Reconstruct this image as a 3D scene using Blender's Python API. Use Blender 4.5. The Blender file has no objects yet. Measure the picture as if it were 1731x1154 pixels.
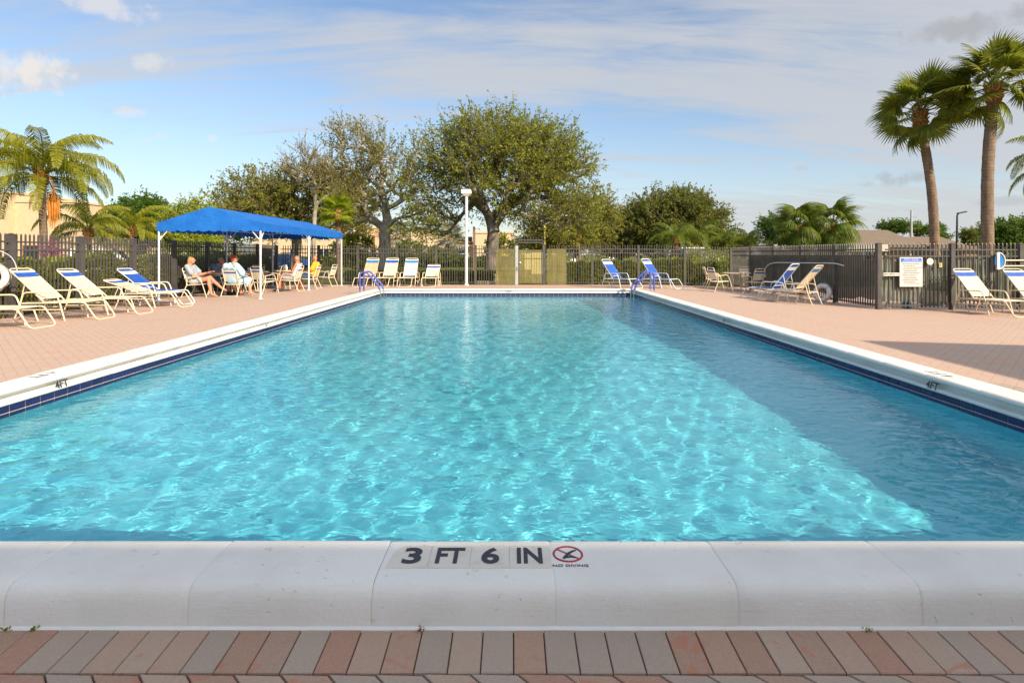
import bpy, bmesh, math, random
import numpy as np
from mathutils import Vector, Matrix

random.seed(7)
R = math.radians
SC = bpy.context.scene
COL = SC.collection

# ------------------------------------------------------------------ camera
CAM_H, FPX, U0, V0 = 1.25, 950.0, 866.0, 430.0      # eye height, focal length and horizon of the 1731 px wide photograph
cam_data = bpy.data.cameras.new('camera')
cam = bpy.data.objects.new('camera', cam_data)
COL.objects.link(cam)
cam.location = (0, 0, CAM_H)
cam.rotation_euler = (R(90), 0, 0)
cam_data.sensor_width = 36.0
cam_data.lens = 36.0 * FPX / 1731.0
cam_data.shift_y = -(577.0 - V0) / 1731.0
cam_data.clip_start = 0.05
cam_data.clip_end = 2000
SC.camera = cam

# ------------------------------------------------------------------ sun, sky, exposure
SUN_AZ, SUN_EL = R(138), R(30)        # azimuth clockwise from +Y (behind the camera, to the right)
SDIR = Vector((math.sin(SUN_AZ) * math.cos(SUN_EL), math.cos(SUN_AZ) * math.cos(SUN_EL), math.sin(SUN_EL)))
sl = bpy.data.lights.new('sun', 'SUN')
sl.energy = 4.0
sl.angle = R(0.55)
sl.color = (1.0, 0.85, 0.64)
so = bpy.data.objects.new('sun', sl)
COL.objects.link(so)
so.rotation_euler = SDIR.to_track_quat('Z', 'Y').to_euler()
so.location = (20, -20, 20)
try:
    sl.cycles.is_caustics_light = True
except Exception:
    pass

SC.render.engine = 'CYCLES'
SC.cycles.use_denoising = True
SC.cycles.caustics_reflective = False
SC.cycles.caustics_refractive = True
SC.cycles.max_bounces = 10
SC.cycles.transparent_max_bounces = 12
SC.cycles.sample_clamp_indirect = 6.0
SC.view_settings.view_transform = 'Standard'
SC.view_settings.look = 'None'
SC.view_settings.gamma = 1.0
SC.view_settings.use_curve_mapping = False
SC.view_settings.exposure = 0.77

world = bpy.data.worlds.new('World')
SC.world = world
world.use_nodes = True


def build_sky():
    nt = world.node_tree
    N, L = nt.nodes, nt.links
    N.clear()

    def nd(t, **kw):
        n = N.new(t)
        for k, v in kw.items():
            setattr(n, k, v)
        return n

    def mth(op, a, b=None, c=None, clamp=False):
        n = nd('ShaderNodeMath', operation=op, use_clamp=clamp)
        for i, x in enumerate((a, b, c)):
            if x is None:
                continue
            if isinstance(x, (int, float)):
                n.inputs[i].default_value = x
            else:
                L.new(x, n.inputs[i])
        return n.outputs[0]

    def ramp(x, lo, hi):
        n = nd('ShaderNodeMapRange', interpolation_type='SMOOTHSTEP')
        L.new(x, n.inputs[0])
        n.inputs[1].default_value, n.inputs[2].default_value = lo, hi
        return n.outputs[0]

    out = nd('ShaderNodeOutputWorld')
    bg = nd('ShaderNodeBackground')
    bg.inputs[1].default_value = 0.098
    L.new(bg.outputs[0], out.inputs[0])
    sky = nd('ShaderNodeTexSky', sky_type='NISHITA')
    sky.sun_disc = False
    sky.sun_elevation = SUN_EL
    sky.sun_rotation = SUN_AZ
    sky.air_density, sky.dust_density, sky.ozone_density = 1.1, 0.3, 3.0
    tc = nd('ShaderNodeTexCoord')
    sep = nd('ShaderNodeSeparateXYZ')
    L.new(tc.outputs['Generated'], sep.inputs[0])
    x, y, z = sep.outputs
    zc = mth('ADD', mth('MAXIMUM', z, 0.0), 0.16)
    px, py = mth('DIVIDE', x, zc), mth('DIVIDE', y, zc)
    comb = nd('ShaderNodeCombineXYZ')
    L.new(px, comb.inputs[0])
    L.new(py, comb.inputs[1])

    def noise(scale, rot, sx, sy, detail=6, rough=0.55, dist=0.0, off=(0, 0, 0)):
        mp = nd('ShaderNodeMapping')
        mp.inputs['Rotation'].default_value = (0, 0, R(rot))
        mp.inputs['Scale'].default_value = (sx, sy, 1)
        mp.inputs['Location'].default_value = off
        L.new(comb.outputs[0], mp.inputs[0])
        n = nd('ShaderNodeTexNoise')
        n.inputs['Scale'].default_value = scale
        n.inputs['Detail'].default_value = detail
        n.inputs['Roughness'].default_value = rough
        n.inputs['Distortion'].default_value = dist
        L.new(mp.outputs[0], n.inputs[0])
        return n.outputs[0]
    # thin streaked cirrus, denser to the right of the view
    big = noise(0.6, -10, 0.6, 1.5, 4, 0.5, 0.5, (3.1, 1.7, 0))
    streak = noise(1.3, -14, 0.42, 2.0, 9, 0.60, 0.7, (0.4, 5.2, 0))
    fine = noise(4.5, -22, 0.5, 1.8, 8, 0.65, 0.8, (7.3, 2.2, 0))
    cover = mth('ADD', mth('MULTIPLY', big, 0.72), mth('MULTIPLY', streak, 0.95))
    cover = mth('ADD', cover, mth('MULTIPLY', fine, 0.34))
    cover = mth('ADD', cover, mth('MULTIPLY', x, 0.26))
    cover = mth('ADD', cover, mth('MULTIPLY', z, 0.16))
    cirrus = ramp(cover, 0.84, 1.20)
    horizon = mth('SUBTRACT', 1.0, ramp(z, 0.0, 0.34))
    cirrus = mth('MAXIMUM', mth('MULTIPLY', cirrus, 0.86), mth('MULTIPLY', horizon, 0.48))

    # a few separate little cumulus clouds: centre direction, half sizes (in radians), brightness
    puffn = nd('ShaderNodeTexNoise')
    puffn.inputs['Scale'].default_value = 26.0
    puffn.inputs['Detail'].default_value = 6
    puffn.inputs['Roughness'].default_value = 0.6
    L.new(tc.outputs['Generated'], puffn.inputs[0])
    pn = mth('SUBTRACT', puffn.outputs[0], 0.5)
    az = mth('ARCTAN2', x, y)
    el = mth('ARCSINE', z)

    def puff(u, v, hw, hh, k):
        d = Vector(((u - U0) / FPX, 1.0, (V0 - v) / FPX)).normalized()
        ca, ce = math.atan2(d.x, d.y), math.asin(d.z)
        da = mth('DIVIDE', mth('SUBTRACT', az, ca), hw)
        de = mth('DIVIDE', mth('SUBTRACT', el, ce), hh)
        r2 = mth('ADD', mth('MULTIPLY', da, da), mth('MULTIPLY', de, de))
        f = mth('ADD', mth('SUBTRACT', 1.0, r2), mth('MULTIPLY', pn, 4.2))
        return mth('MULTIPLY', ramp(f, 0.1, 1.3), k)
    white = None
    for a in ((15, 118, 0.07, 0.036, 0.9), (250, 105, 0.036, 0.016, 0.5), (205, 15, 0.075, 0.020, 0.6), (215, 190, 0.028, 0.009, 0.45),
              (280, 232, 0.02, 0.008, 0.5), (240, 236, 0.024, 0.010, 0.4), (362, 235, 0.012, 0.008, 0.45), (1345, 283, 0.03, 0.01, 0.3)):
        p = puff(*a)
        white = p if white is None else mth('MAXIMUM', white, p)
    grey = None
    for a in ((1640, 48, 0.095, 0.020, 1.0), (1508, 302, 0.05, 0.017, 0.75), (1350, 284, 0.026, 0.008, 0.5), (1700, 340, 0.05, 0.008, 0.4)):
        p = puff(*a)
        grey = p if grey is None else mth('MAXIMUM', grey, p)

    def mix(f, a, b):
        n = nd('ShaderNodeMix', data_type='RGBA')
        L.new(f, n.inputs[0])
        for s, c in ((n.inputs[6], a), (n.inputs[7], b)):
            if isinstance(c, tuple):
                s.default_value = c
            else:
                L.new(c, s)
        return n.outputs[2]
    # thin cloud glows where the sun stands behind it
    sd = nd('ShaderNodeVectorMath', operation='DOT_PRODUCT')
    L.new(tc.outputs['Generated'], sd.inputs[0])
    sd.inputs[1].default_value = SDIR
    glow = mth('MULTIPLY', mth('POWER', mth('MAXIMUM', sd.outputs['Value'], 0.0), 2.0), 1.5)
    cl = nd('ShaderNodeVectorMath', operation='SCALE')
    cl.inputs[0].default_value = (3.72, 3.80, 3.98)
    L.new(mth('ADD', glow, 1.0), cl.inputs['Scale'])
    col = mix(cirrus, sky.outputs[0], cl.outputs[0])
    col = mix(white, col, (5.3, 5.0, 4.7, 1))
    col = mix(grey, col, (2.75, 2.85, 3.05, 1))
    L.new(col, bg.inputs[0])


build_sky()

# ------------------------------------------------------------------ helpers
def deck_z(x, y):
    z = 0.0
    if x < -4.5:
        z = min(z, 0.010 * (x + 4.5))
    if x > 4.2:
        z = min(z, -0.035 * (min(x, 9.9) - 4.2))
    if y > 18.5:
        z = min(z, -0.0145 * (min(y, 25.2) - 18.5))
    return z


def G(u, v):
    """point of the deck seen at a spot of the photograph"""
    z = 0.0
    for _ in range(12):
        y = FPX * (CAM_H - z) / (v - V0)
        x = (u - U0) / FPX * y
        z = deck_z(x, y)
    return Vector((x, y, z))


def at(u, v, y):
    """point at distance y seen at a spot of the photograph"""
    return Vector(((u - U0) / FPX * y, y, CAM_H - (v - V0) / FPX * y))


GRASS_Z = -0.12


def frames(pts):
    pts = [Vector(p) for p in pts]
    n = len(pts)
    tans = []
    for i in range(n):
        a = pts[max(i - 1, 0)]
        b = pts[min(i + 1, n - 1)]
        t = b - a
        tans.append(t.normalized() if t.length > 1e-9 else Vector((0, 0, 1)))
    t0 = tans[0]
    ref = Vector((0, 0, 1)) if abs(t0.z) < 0.9 else Vector((1, 0, 0))
    u = t0.cross(ref).normalized()
    out = []
    for i in range(n):
        t = tans[i]
        u = (u - t * u.dot(t))
        if u.length < 1e-6:
            u = t.cross(Vector((0, 1, 0.3)))
        u.normalize()
        w = t.cross(u)
        out.append((pts[i], u.copy(), w))
    return out


def fillet(pts, rad, n=5):
    pts = [Vector(p) for p in pts]
    out = [pts[0]]
    for i in range(1, len(pts) - 1):
        a, b, c = pts[i - 1], pts[i], pts[i + 1]
        d1, d2 = (a - b), (c - b)
        r = min(rad, d1.length * 0.49, d2.length * 0.49)
        p, q = b + d1.normalized() * r, b + d2.normalized() * r
        for k in range(n + 1):
            t = k / n
            out.append(p * (1 - t) ** 2 + b * 2 * t * (1 - t) + q * t * t)
    out.append(pts[-1])
    return out


class MB:
    def __init__(self):
        self.v, self.f, self.sm = [], [], []

    def add(self, vs, fs, smooth=False):
        o = len(self.v)
        self.v += [tuple(p) for p in vs]
        self.f += [tuple(i + o for i in f) for f in fs]
        self.sm += [smooth] * len(fs)
        return self

    def box(self, c, s, rz=0.0, rot=None, bev=0.0):
        x, y, z = s[0] / 2, s[1] / 2, s[2] / 2
        c = Vector(c)
        m = rot if rot is not None else Matrix.Rotation(rz, 3, 'Z')
        if bev <= 0:
            vs = [c + m @ Vector((a * x, b * y, d * z)) for d in (-1, 1) for a, b in ((-1, -1), (1, -1), (1, 1), (-1, 1))]
            fs = [(3, 2, 1, 0), (4, 5, 6, 7), (0, 1, 5, 4), (1, 2, 6, 5), (2, 3, 7, 6), (3, 0, 4, 7)]
            return self.add(vs, fs)
        b_ = bev
        rings = []
        for zz, ins in ((-z, b_), (-z + b_, 0), (z - b_, 0), (z, b_)):
            xx, yy = x - ins, y - ins
            rings.append([c + m @ Vector((a * xx, b * yy, zz)) for a, b in ((-1, -1), (1, -1), (1, 1), (-1, 1))])
        vs = [p for r in rings for p in r]
        fs = [(3, 2, 1, 0), (12, 13, 14, 15)]
        for k in range(3):
            for i in range(4):
                j = (i + 1) % 4
                fs.append((k * 4 + i, k * 4 + j, k * 4 + 4 + j, k * 4 + 4 + i))
        return self.add(vs, fs)

    def bar(self, a, b, w, h):
        a, b = Vector(a), Vector(b)
        d = b - a
        x = d.normalized()
        up = Vector((0, 0, 1)) if abs(x.z) < 0.95 else Vector((0, 1, 0))
        y = up.cross(x).normalized()
        z = x.cross(y)
        m = Matrix((x, y, z)).transposed()
        return self.box((a + b) / 2, (d.length, w, h), rot=m)

    def tube(self, pts, r, n=8, caps=True, closed=False, smooth=True):
        fr = frames(pts)
        rs = r if isinstance(r, (list, tuple)) else [r] * len(fr)
        vs = []
        for (p, u, w), rr in zip(fr, rs):
            for k in range(n):
                a = 2 * math.pi * k / n
                vs.append(p + u * (rr * math.cos(a)) + w * (rr * math.sin(a)))
        fs = []
        m = len(fr)
        for i in range(m if closed else m - 1):
            i2 = (i + 1) % m
            for k in range(n):
                k2 = (k + 1) % n
                fs.append((i * n + k, i * n + k2, i2 * n + k2, i2 * n + k))
        self.add(vs, fs, smooth)
        if caps and not closed:
            self.add(vs[:n], [tuple(range(n))[::-1]])
            self.add(vs[-n:], [tuple(range(n))])
        return self

    def lathe(self, prof, c=(0, 0, 0), n=24, smooth=True, axis='Z'):
        c = Vector(c)
        vs, fs = [], []
        for r, z in prof:
            for k in range(n):
                a = 2 * math.pi * k / n
                if axis == 'Z':
                    vs.append(c + Vector((r * math.cos(a), r * math.sin(a), z)))
                elif axis == 'Y':
                    vs.append(c + Vector((r * math.cos(a), z, r * math.sin(a))))
                else:
                    vs.append(c + Vector((z, r * math.cos(a), r * math.sin(a))))
        for i in range(len(prof) - 1):
            for k in range(n):
                k2 = (k + 1) % n
                fs.append((i * n + k, i * n + k2, (i + 1) * n + k2, (i + 1) * n + k))
        self.add(vs, fs, smooth)
        if prof[0][0] > 1e-6:
            self.add(vs[:n], [tuple(range(n))[::-1]])
        if prof[-1][0] > 1e-6:
            self.add(vs[-n:], [tuple(range(n))])
        return self

    def ell(self, c, r, n=12, m=8, rot=None):
        c = Vector(c)
        vs, fs = [], []
        for i in range(m + 1):
            t = math.pi * i / m
            for k in range(n):
                a = 2 * math.pi * k / n
                p = Vector((r[0] * math.sin(t) * math.cos(a), r[1] * math.sin(t) * math.sin(a), r[2] * math.cos(t)))
                vs.append(c + (rot @ p if rot is not None else p))
        for i in range(m):
            for k in range(n):
                k2 = (k + 1) % n
                fs.append((i * n + k, (i + 1) * n + k, (i + 1) * n + k2, i * n + k2))
        return self.add(vs, fs, True)

    def cap(self, a, ra, b, rb, n=10):
        a, b = Vector(a), Vector(b)
        d = b - a
        L = d.length
        t = d.normalized()
        pts, rs = [], []
        for k in range(5):
            an = math.pi / 2 * (1 - k / 4)
            pts.append(a - t * (ra * math.sin(an)))
            rs.append(max(ra * math.cos(an), ra * 0.05))
        for k in range(5):
            an = math.pi / 2 * k / 4
            pts.append(b + t * (rb * math.sin(an)))
            rs.append(max(rb * math.cos(an), rb * 0.05))
        return self.tube(pts, rs, n)

    def prism(self, poly, axis, a, b):
        """polygon in the plane across the axis, pulled from a to b"""
        n = len(poly)

        def P(q, t):
            return {'X': (t, q[0], q[1]), 'Y': (q[0], t, q[1]), 'Z': (q[0], q[1], t)}[axis]
        vs = [P(q, a) for q in poly] + [P(q, b) for q in poly]
        fs = [tuple(range(n))[::-1], tuple(range(n, 2 * n))] + [(i, (i + 1) % n, n + (i + 1) % n, n + i) for i in range(n)]
        return self.add(vs, fs)

    def mesh(self, name, m):
        me = bpy.data.meshes.new(name)
        me.from_pydata(self.v, [], self.f)
        if any(self.sm):
            me.polygons.foreach_set('use_smooth', self.sm)
        bm = bmesh.new()
        bm.from_mesh(me)
        bmesh.ops.recalc_face_normals(bm, faces=bm.faces)
        bm.to_mesh(me)
        bm.free()
        if m is not None:
            me.materials.append(m)
        return me

    def build(self, name, m, parent=None, loc=None, rz=0.0):
        return link(name, self.mesh(name, m), parent, loc, rz)


def link(name, me, parent=None, loc=None, rz=0.0):
    o = bpy.data.objects.new(name, me)
    COL.objects.link(o)
    if parent is not None:
        o.parent = parent
    if loc is not None:
        o.location = loc
    if rz:
        o.rotation_euler = (0, 0, rz)
    return o


def tag(o, label=None, cat=None, group=None, kind=None):
    if label:
        o['label'] = label
    if cat:
        o['category'] = cat
    if group:
        o['group'] = group
    if kind:
        o['kind'] = kind
    return o


def empty(name, loc, rz=0.0):
    o = bpy.data.objects.new(name, None)
    COL.objects.link(o)
    o.location = loc
    o.rotation_euler = (0, 0, rz)
    o.empty_display_size = 0.2
    return o


def np_mesh(name, V, F, m, smooth=False):
    me = bpy.data.meshes.new(name)
    V = np.asarray(V, dtype=np.float32).reshape(-1, 3)
    F = np.asarray(F, dtype=np.int32)
    k = F.shape[1]
    me.vertices.add(len(V))
    me.vertices.foreach_set('co', V.ravel())
    me.loops.add(F.size)
    me.loops.foreach_set('vertex_index', F.ravel())
    me.polygons.add(len(F))
    me.polygons.foreach_set('loop_start', np.arange(len(F), dtype=np.int32) * k)
    me.polygons.foreach_set('loop_total', np.full(len(F), k, dtype=np.int32))
    if smooth:
        me.polygons.foreach_set('use_smooth', np.ones(len(F), dtype=bool))
    me.update(calc_edges=True)
    me.materials.append(m)
    return me


# ------------------------------------------------------------------ materials
class NT:
    def __init__(self, name):
        self.m = bpy.data.materials.new(name)
        self.m.use_nodes = True
        self.t = self.m.node_tree
        self.t.nodes.clear()
        self.out = self.n('ShaderNodeOutputMaterial')

    def n(self, typ, **kw):
        x = self.t.nodes.new(typ)
        for k, v in kw.items():
            setattr(x, k, v)
        return x

    def l(self, a, b):
        self.t.links.new(a, b)

    def set(self, sock, x):
        if isinstance(x, (int, float)):
            sock.default_value = x
        elif isinstance(x, (tuple, list)):
            sock.default_value = x if len(x) == len(sock.default_value) else (*x, 1)
        else:
            self.l(x, sock)

    def math(self, op, a, b=None, c=None, clamp=False):
        x = self.n('ShaderNodeMath', operation=op, use_clamp=clamp)
        for i, q in enumerate((a, b, c)):
            if q is not None:
                self.set(x.inputs[i], q)
        return x.outputs[0]

    def mix(self, f, a, b, blend='MIX'):
        x = self.n('ShaderNodeMix', data_type='RGBA', blend_type=blend)
        self.set(x.inputs[0], f)
        self.set(x.inputs[6], a)
        self.set(x.inputs[7], b)
        return x.outputs[2]

    def ramp(self, x, lo, hi, a=0.0, b=1.0):
        q = self.n('ShaderNodeMapRange', interpolation_type='SMOOTHSTEP')
        self.set(q.inputs[0], x)
        for i, val in ((1, lo), (2, hi), (3, a), (4, b)):
            q.inputs[i].default_value = val
        return q.outputs[0]

    def coord(self, kind='Object'):
        return self.n('ShaderNodeTexCoord').outputs[kind]

    def pos(self):
        return self.n('ShaderNodeNewGeometry').outputs['Position']

    def mapping(self, vec, scale=(1, 1, 1), loc=(0, 0, 0), rot=(0, 0, 0)):
        x = self.n('ShaderNodeMapping')
        self.l(vec, x.inputs[0])
        self.set(x.inputs['Location'], loc) if not isinstance(loc, tuple) else setattr(x.inputs['Location'], 'default_value', loc)
        x.inputs['Scale'].default_value = scale
        x.inputs['Rotation'].default_value = rot
        return x.outputs[0]

    def noise(self, vec, scale, detail=4, rough=0.55, dist=0.0):
        x = self.n('ShaderNodeTexNoise')
        if vec is not None:
            self.l(vec, x.inputs['Vector'])
        x.inputs['Scale'].default_value = scale
        x.inputs['Detail'].default_value = detail
        x.inputs['Roughness'].default_value = rough
        x.inputs['Distortion'].default_value = dist
        return x.outputs[0]

    def bsdf(self, col, rough=0.6, metal=0.0, spec=0.5, bump=None, bdist=0.01, bstr=1.0, **kw):
        p = self.n('ShaderNodeBsdfPrincipled')
        self.set(p.inputs['Base Color'], col)
        self.set(p.inputs['Roughness'], rough)
        self.set(p.inputs['Metallic'], metal)
        p.inputs['Specular IOR Level'].default_value = spec
        for k, v in kw.items():
            self.set(p.inputs[k], v)
        if bump is not None:
            b = self.n('ShaderNodeBump')
            b.inputs['Strength'].default_value = bstr
            b.inputs['Distance'].default_value = bdist
            self.l(bump, b.inputs['Height'])
            self.l(b.outputs[0], p.inputs['Normal'])
        return p.outputs[0]

    def done(self, sh):
        self.l(sh, self.out.inputs[0])
        return self.m


def simple(name, c, rough=0.55, metal=0.0, var=0.12, scale=9.0, bump=0.0, spec=0.5):
    t = NT(name)
    nz = t.noise(t.coord(), scale, 5, 0.6)
    a = tuple(x * (1 - var) for x in c)
    b = tuple(min(x * (1 + var), 1.0) for x in c)
    col = t.mix(t.ramp(nz, 0.3, 0.7), a, b)
    r = t.math('ADD', rough - 0.06, t.math('MULTIPLY', nz, 0.12))
    return t.done(t.bsdf(col, r, metal, spec, bump=nz if bump else None, bdist=bump or 0.01))


def leaf_mat(name, c1, c2, trans=0.35, rough=0.5, c3=None):
    t = NT(name)
    rnd = t.n('ShaderNodeNewGeometry').outputs['Random Per Island']
    col = t.mix(rnd, c1, c2)
    big = t.noise(t.pos(), 0.55, 3, 0.5)
    if c3 is not None:
        col = t.mix(t.ramp(big, 0.48, 0.68), col, c3)
    p = t.bsdf(col, rough, spec=0.35)
    tr = t.n('ShaderNodeBsdfTranslucent')
    t.l(t.mix(0.5, col, (0.30, 0.36, 0.03, 1)), tr.inputs[0])
    mx = t.n('ShaderNodeMixShader')
    mx.inputs[0].default_value = trans
    t.l(p, mx.inputs[1])
    t.l(tr.outputs[0], mx.inputs[2])
    return t.done(mx.outputs[0])


M = {}
M['cream'] = simple('cream_metal', (0.72, 0.60, 0.42), 0.4, var=0.06)
M['white_metal'] = simple('white_metal', (0.74, 0.75, 0.76), 0.38, var=0.05)
M['strap_cream'] = simple('strap_cream', (0.74, 0.66, 0.50), 0.5, var=0.07)
M['strap_tan'] = simple('strap_tan', (0.76, 0.50, 0.30), 0.5, var=0.08)
M['strap_white'] = simple('strap_white', (0.78, 0.77, 0.72), 0.5, var=0.05)
M['strap_blue'] = simple('strap_blue', (0.020, 0.10, 0.46), 0.45, var=0.15)
M['strap_faded'] = simple('strap_faded_blue', (0.05, 0.22, 0.48), 0.5, var=0.15)
M['fence'] = simple('fence_paint', (0.078, 0.072, 0.069), 0.45, var=0.2, scale=4)
M['steel'] = simple('stainless', (0.62, 0.60, 0.57), 0.25, metal=1.0, var=0.08)
M['galv'] = simple('galvanised', (0.55, 0.56, 0.58), 0.42, metal=0.6, var=0.1)
M['ladder_blue'] = simple('ladder_sleeve', (0.065, 0.10, 0.42), 0.5, var=0.1)
M['white_paint'] = simple('white_paint', (0.80, 0.79, 0.76), 0.45, var=0.04)
M['lamp_white'] = simple('lamp_diffuser', (0.85, 0.84, 0.80), 0.4, var=0.03)
M['black'] = simple('black_paint', (0.02, 0.02, 0.022), 0.45, var=0.2)
M['dark_ink'] = simple('dark_ink', (0.03, 0.035, 0.05), 0.6, var=0.15, scale=60)
M['red_ink'] = simple('red_ink', (0.42, 0.03, 0.04), 0.5, var=0.1)
M['sign_white'] = simple('sign_white', (0.68, 0.64, 0.58), 0.5, var=0.04)
M['sign_blue'] = simple('sign_blue', (0.03, 0.17, 0.62), 0.45, var=0.05)
M['print_grey'] = simple('print_grey', (0.16, 0.16, 0.19), 0.6, var=0.1)
M['ring_white'] = simple('life_ring', (0.78, 0.76, 0.70), 0.5, var=0.1)
M['rope'] = simple('rope', (0.45, 0.42, 0.36), 0.8, var=0.2)
M['net_blue'] = simple('net_blue', (0.03, 0.22, 0.58), 0.5, var=0.2)
M['yellow'] = simple('yellow_tag', (0.62, 0.47, 0.12), 0.5)
M['tan_wall'] = simple('tan_stucco', (0.62, 0.46, 0.29), 0.85, var=0.06, scale=3, bump=0.01)
M['tan_trim'] = simple('tan_trim', (0.52, 0.27, 0.15), 0.8, var=0.08)
M['pale_wall'] = simple('pale_wall', (0.48, 0.45, 0.38), 0.8, var=0.06)
M['grey_wall'] = simple('grey_wall', (0.20, 0.19, 0.18), 0.8, var=0.08)
M['brown_wall'] = simple('brown_wall', (0.32, 0.20, 0.11), 0.8, var=0.1)
M['window'] = simple('window_glass', (0.02, 0.025, 0.03), 0.08, var=0.1)
M['wood_post'] = simple('wood_post', (0.22, 0.13, 0.09), 0.8, var=0.2)
M['concrete'] = simple('concrete', (0.42, 0.40, 0.37), 0.85, var=0.1)
M['tire'] = simple('rubber', (0.02, 0.02, 0.02), 0.8)
M['skin'] = simple('skin', (0.56, 0.26, 0.16), 0.5, var=0.08)
M['skin_tan'] = simple('skin_tanned', (0.48, 0.20, 0.11), 0.5, var=0.08)
M['bark'] = None


def bark(name, c1, c2, scale=6.0):
    t = NT(name)
    co = t.mapping(t.pos(), (1, 1, 0.35))
    n1 = t.noise(co, scale, 6, 0.65, 0.6)
    n2 = t.noise(t.pos(), 1.3, 3)
    col = t.mix(t.ramp(n1, 0.3, 0.7), c1, c2)
    col = t.mix(t.math('MULTIPLY', t.ramp(n2, 0.45, 0.7), 0.5), col, tuple(x * 1.35 for x in c2))
    return t.done(t.bsdf(col, 0.85, bump=n1, bdist=0.03))


M['bark'] = bark('oak_bark', (0.085, 0.068, 0.052), (0.22, 0.185, 0.14))
M['bark_grey'] = bark('grey_bark', (0.14, 0.12, 0.10), (0.36, 0.32, 0.26))
M['twig_olive'] = simple('olive_twig', (0.20, 0.15, 0.065), 0.85, var=0.25)
M['leaf_oak'] = leaf_mat('oak_leaf', (0.105, 0.135, 0.012), (0.37, 0.375, 0.030), 0.45, c3=(0.21, 0.215, 0.022, 1))
M['leaf_sparse'] = leaf_mat('sparse_leaf', (0.13, 0.125, 0.022), (0.31, 0.275, 0.048), 0.42)
M['leaf_olive'] = leaf_mat('olive_leaf', (0.14, 0.140, 0.016), (0.33, 0.305, 0.036), 0.45, c3=(0.23, 0.205, 0.026, 1))
M['leaf_dark'] = leaf_mat('dark_leaf', (0.075, 0.092, 0.016), (0.22, 0.215, 0.032), 0.4)
M['leaf_green'] = leaf_mat('green_leaf', (0.035, 0.095, 0.012), (0.11, 0.19, 0.022), 0.4)
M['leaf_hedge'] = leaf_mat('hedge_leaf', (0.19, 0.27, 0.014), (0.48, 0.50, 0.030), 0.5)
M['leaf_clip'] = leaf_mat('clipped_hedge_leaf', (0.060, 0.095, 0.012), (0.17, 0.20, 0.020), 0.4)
M['leaf_palm'] = leaf_mat('palm_leaf', (0.15, 0.18, 0.012), (0.36, 0.33, 0.020), 0.42)
M['leaf_sabal'] = leaf_mat('sabal_leaf', (0.10, 0.128, 0.016), (0.30, 0.285, 0.034), 0.42)
M['leaf_feather'] = leaf_mat('feather_leaf', (0.075, 0.125, 0.012), (0.21, 0.235, 0.020), 0.4)
M['leaf_lime'] = leaf_mat('lime_leaf', (0.15, 0.19, 0.012), (0.30, 0.30, 0.02), 0.4)
M['leaf_silver'] = leaf_mat('silver_leaf', (0.20, 0.21, 0.15), (0.36, 0.36, 0.27), 0.3)
M['flower'] = leaf_mat('flower', (0.45, 0.02, 0.22), (0.62, 0.04, 0.35), 0.3)
M['dry'] = simple('dry_frond', (0.32, 0.14, 0.05), 0.8, var=0.3)
M['orange'] = simple('palm_fruit', (0.55, 0.20, 0.02), 0.6, var=0.25)

# ------------------------------------------------------------------ the pool
PX0, PX1, PY0, PY1 = -4.20, 3.87, 2.226, 18.13       # inner faces
WATER_Z = -0.09
CW = 0.33


def herring_nodes(t, vec, W=0.1):
    """45 degree herringbone of 1:2 pavers: returns (joint mask, random per paver)"""
    mp = t.mapping(vec, (1 / W, 1 / W, 1 / W), (0, 0, 0), (0, 0, R(45)))
    sp = t.n('ShaderNodeSeparateXYZ')
    t.l(mp, sp.inputs[0])
    x, y = sp.outputs[0], sp.outputs[1]
    cx, cy = t.math('FLOOR', x), t.math('FLOOR', y)
    fx, fy = t.math('FRACT', x), t.math('FRACT', y)
    k = t.math('FLOORED_MODULO', t.math('SUBTRACT', cx, cy), 4.0)

    def eq(v):
        return t.math('COMPARE', k, float(v), 0.1)
    g = 0.035
    left, right = t.math('LESS_THAN', fx, g), t.math('GREATER_THAN', fx, 1 - g)
    bot, top = t.math('LESS_THAN', fy, g), t.math('GREATER_THAN', fy, 1 - g)

    def mx(*a):
        r = a[0]
        for b in a[1:]:
            r = t.math('MAXIMUM', r, b)
        return r
    j = mx(t.math('MULTIPLY', eq(0), mx(left, bot, top)), t.math('MULTIPLY', eq(1), mx(right, bot, top)),
           t.math('MULTIPLY', eq(2), mx(left, right, top)), t.math('MULTIPLY', eq(3), mx(left, right, bot)))
    bx = t.math('SUBTRACT', cx, eq(1))
    by = t.math('SUBTRACT', cy, eq(2))
    cb = t.n('ShaderNodeCombineXYZ')
    t.l(bx, cb.inputs[0])
    t.l(by, cb.inputs[1])
    wn = t.n('ShaderNodeTexWhiteNoise', noise_dimensions='2D')
    t.l(cb.outputs[0], wn.inputs['Vector'])
    return j, wn.outputs['Value']


PAVE_A, PAVE_B, PAVE_R, PAVE_G = (0.60, 0.43, 0.335), (0.71, 0.555, 0.45), (0.58, 0.23, 0.15), (0.46, 0.39, 0.33)


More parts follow.
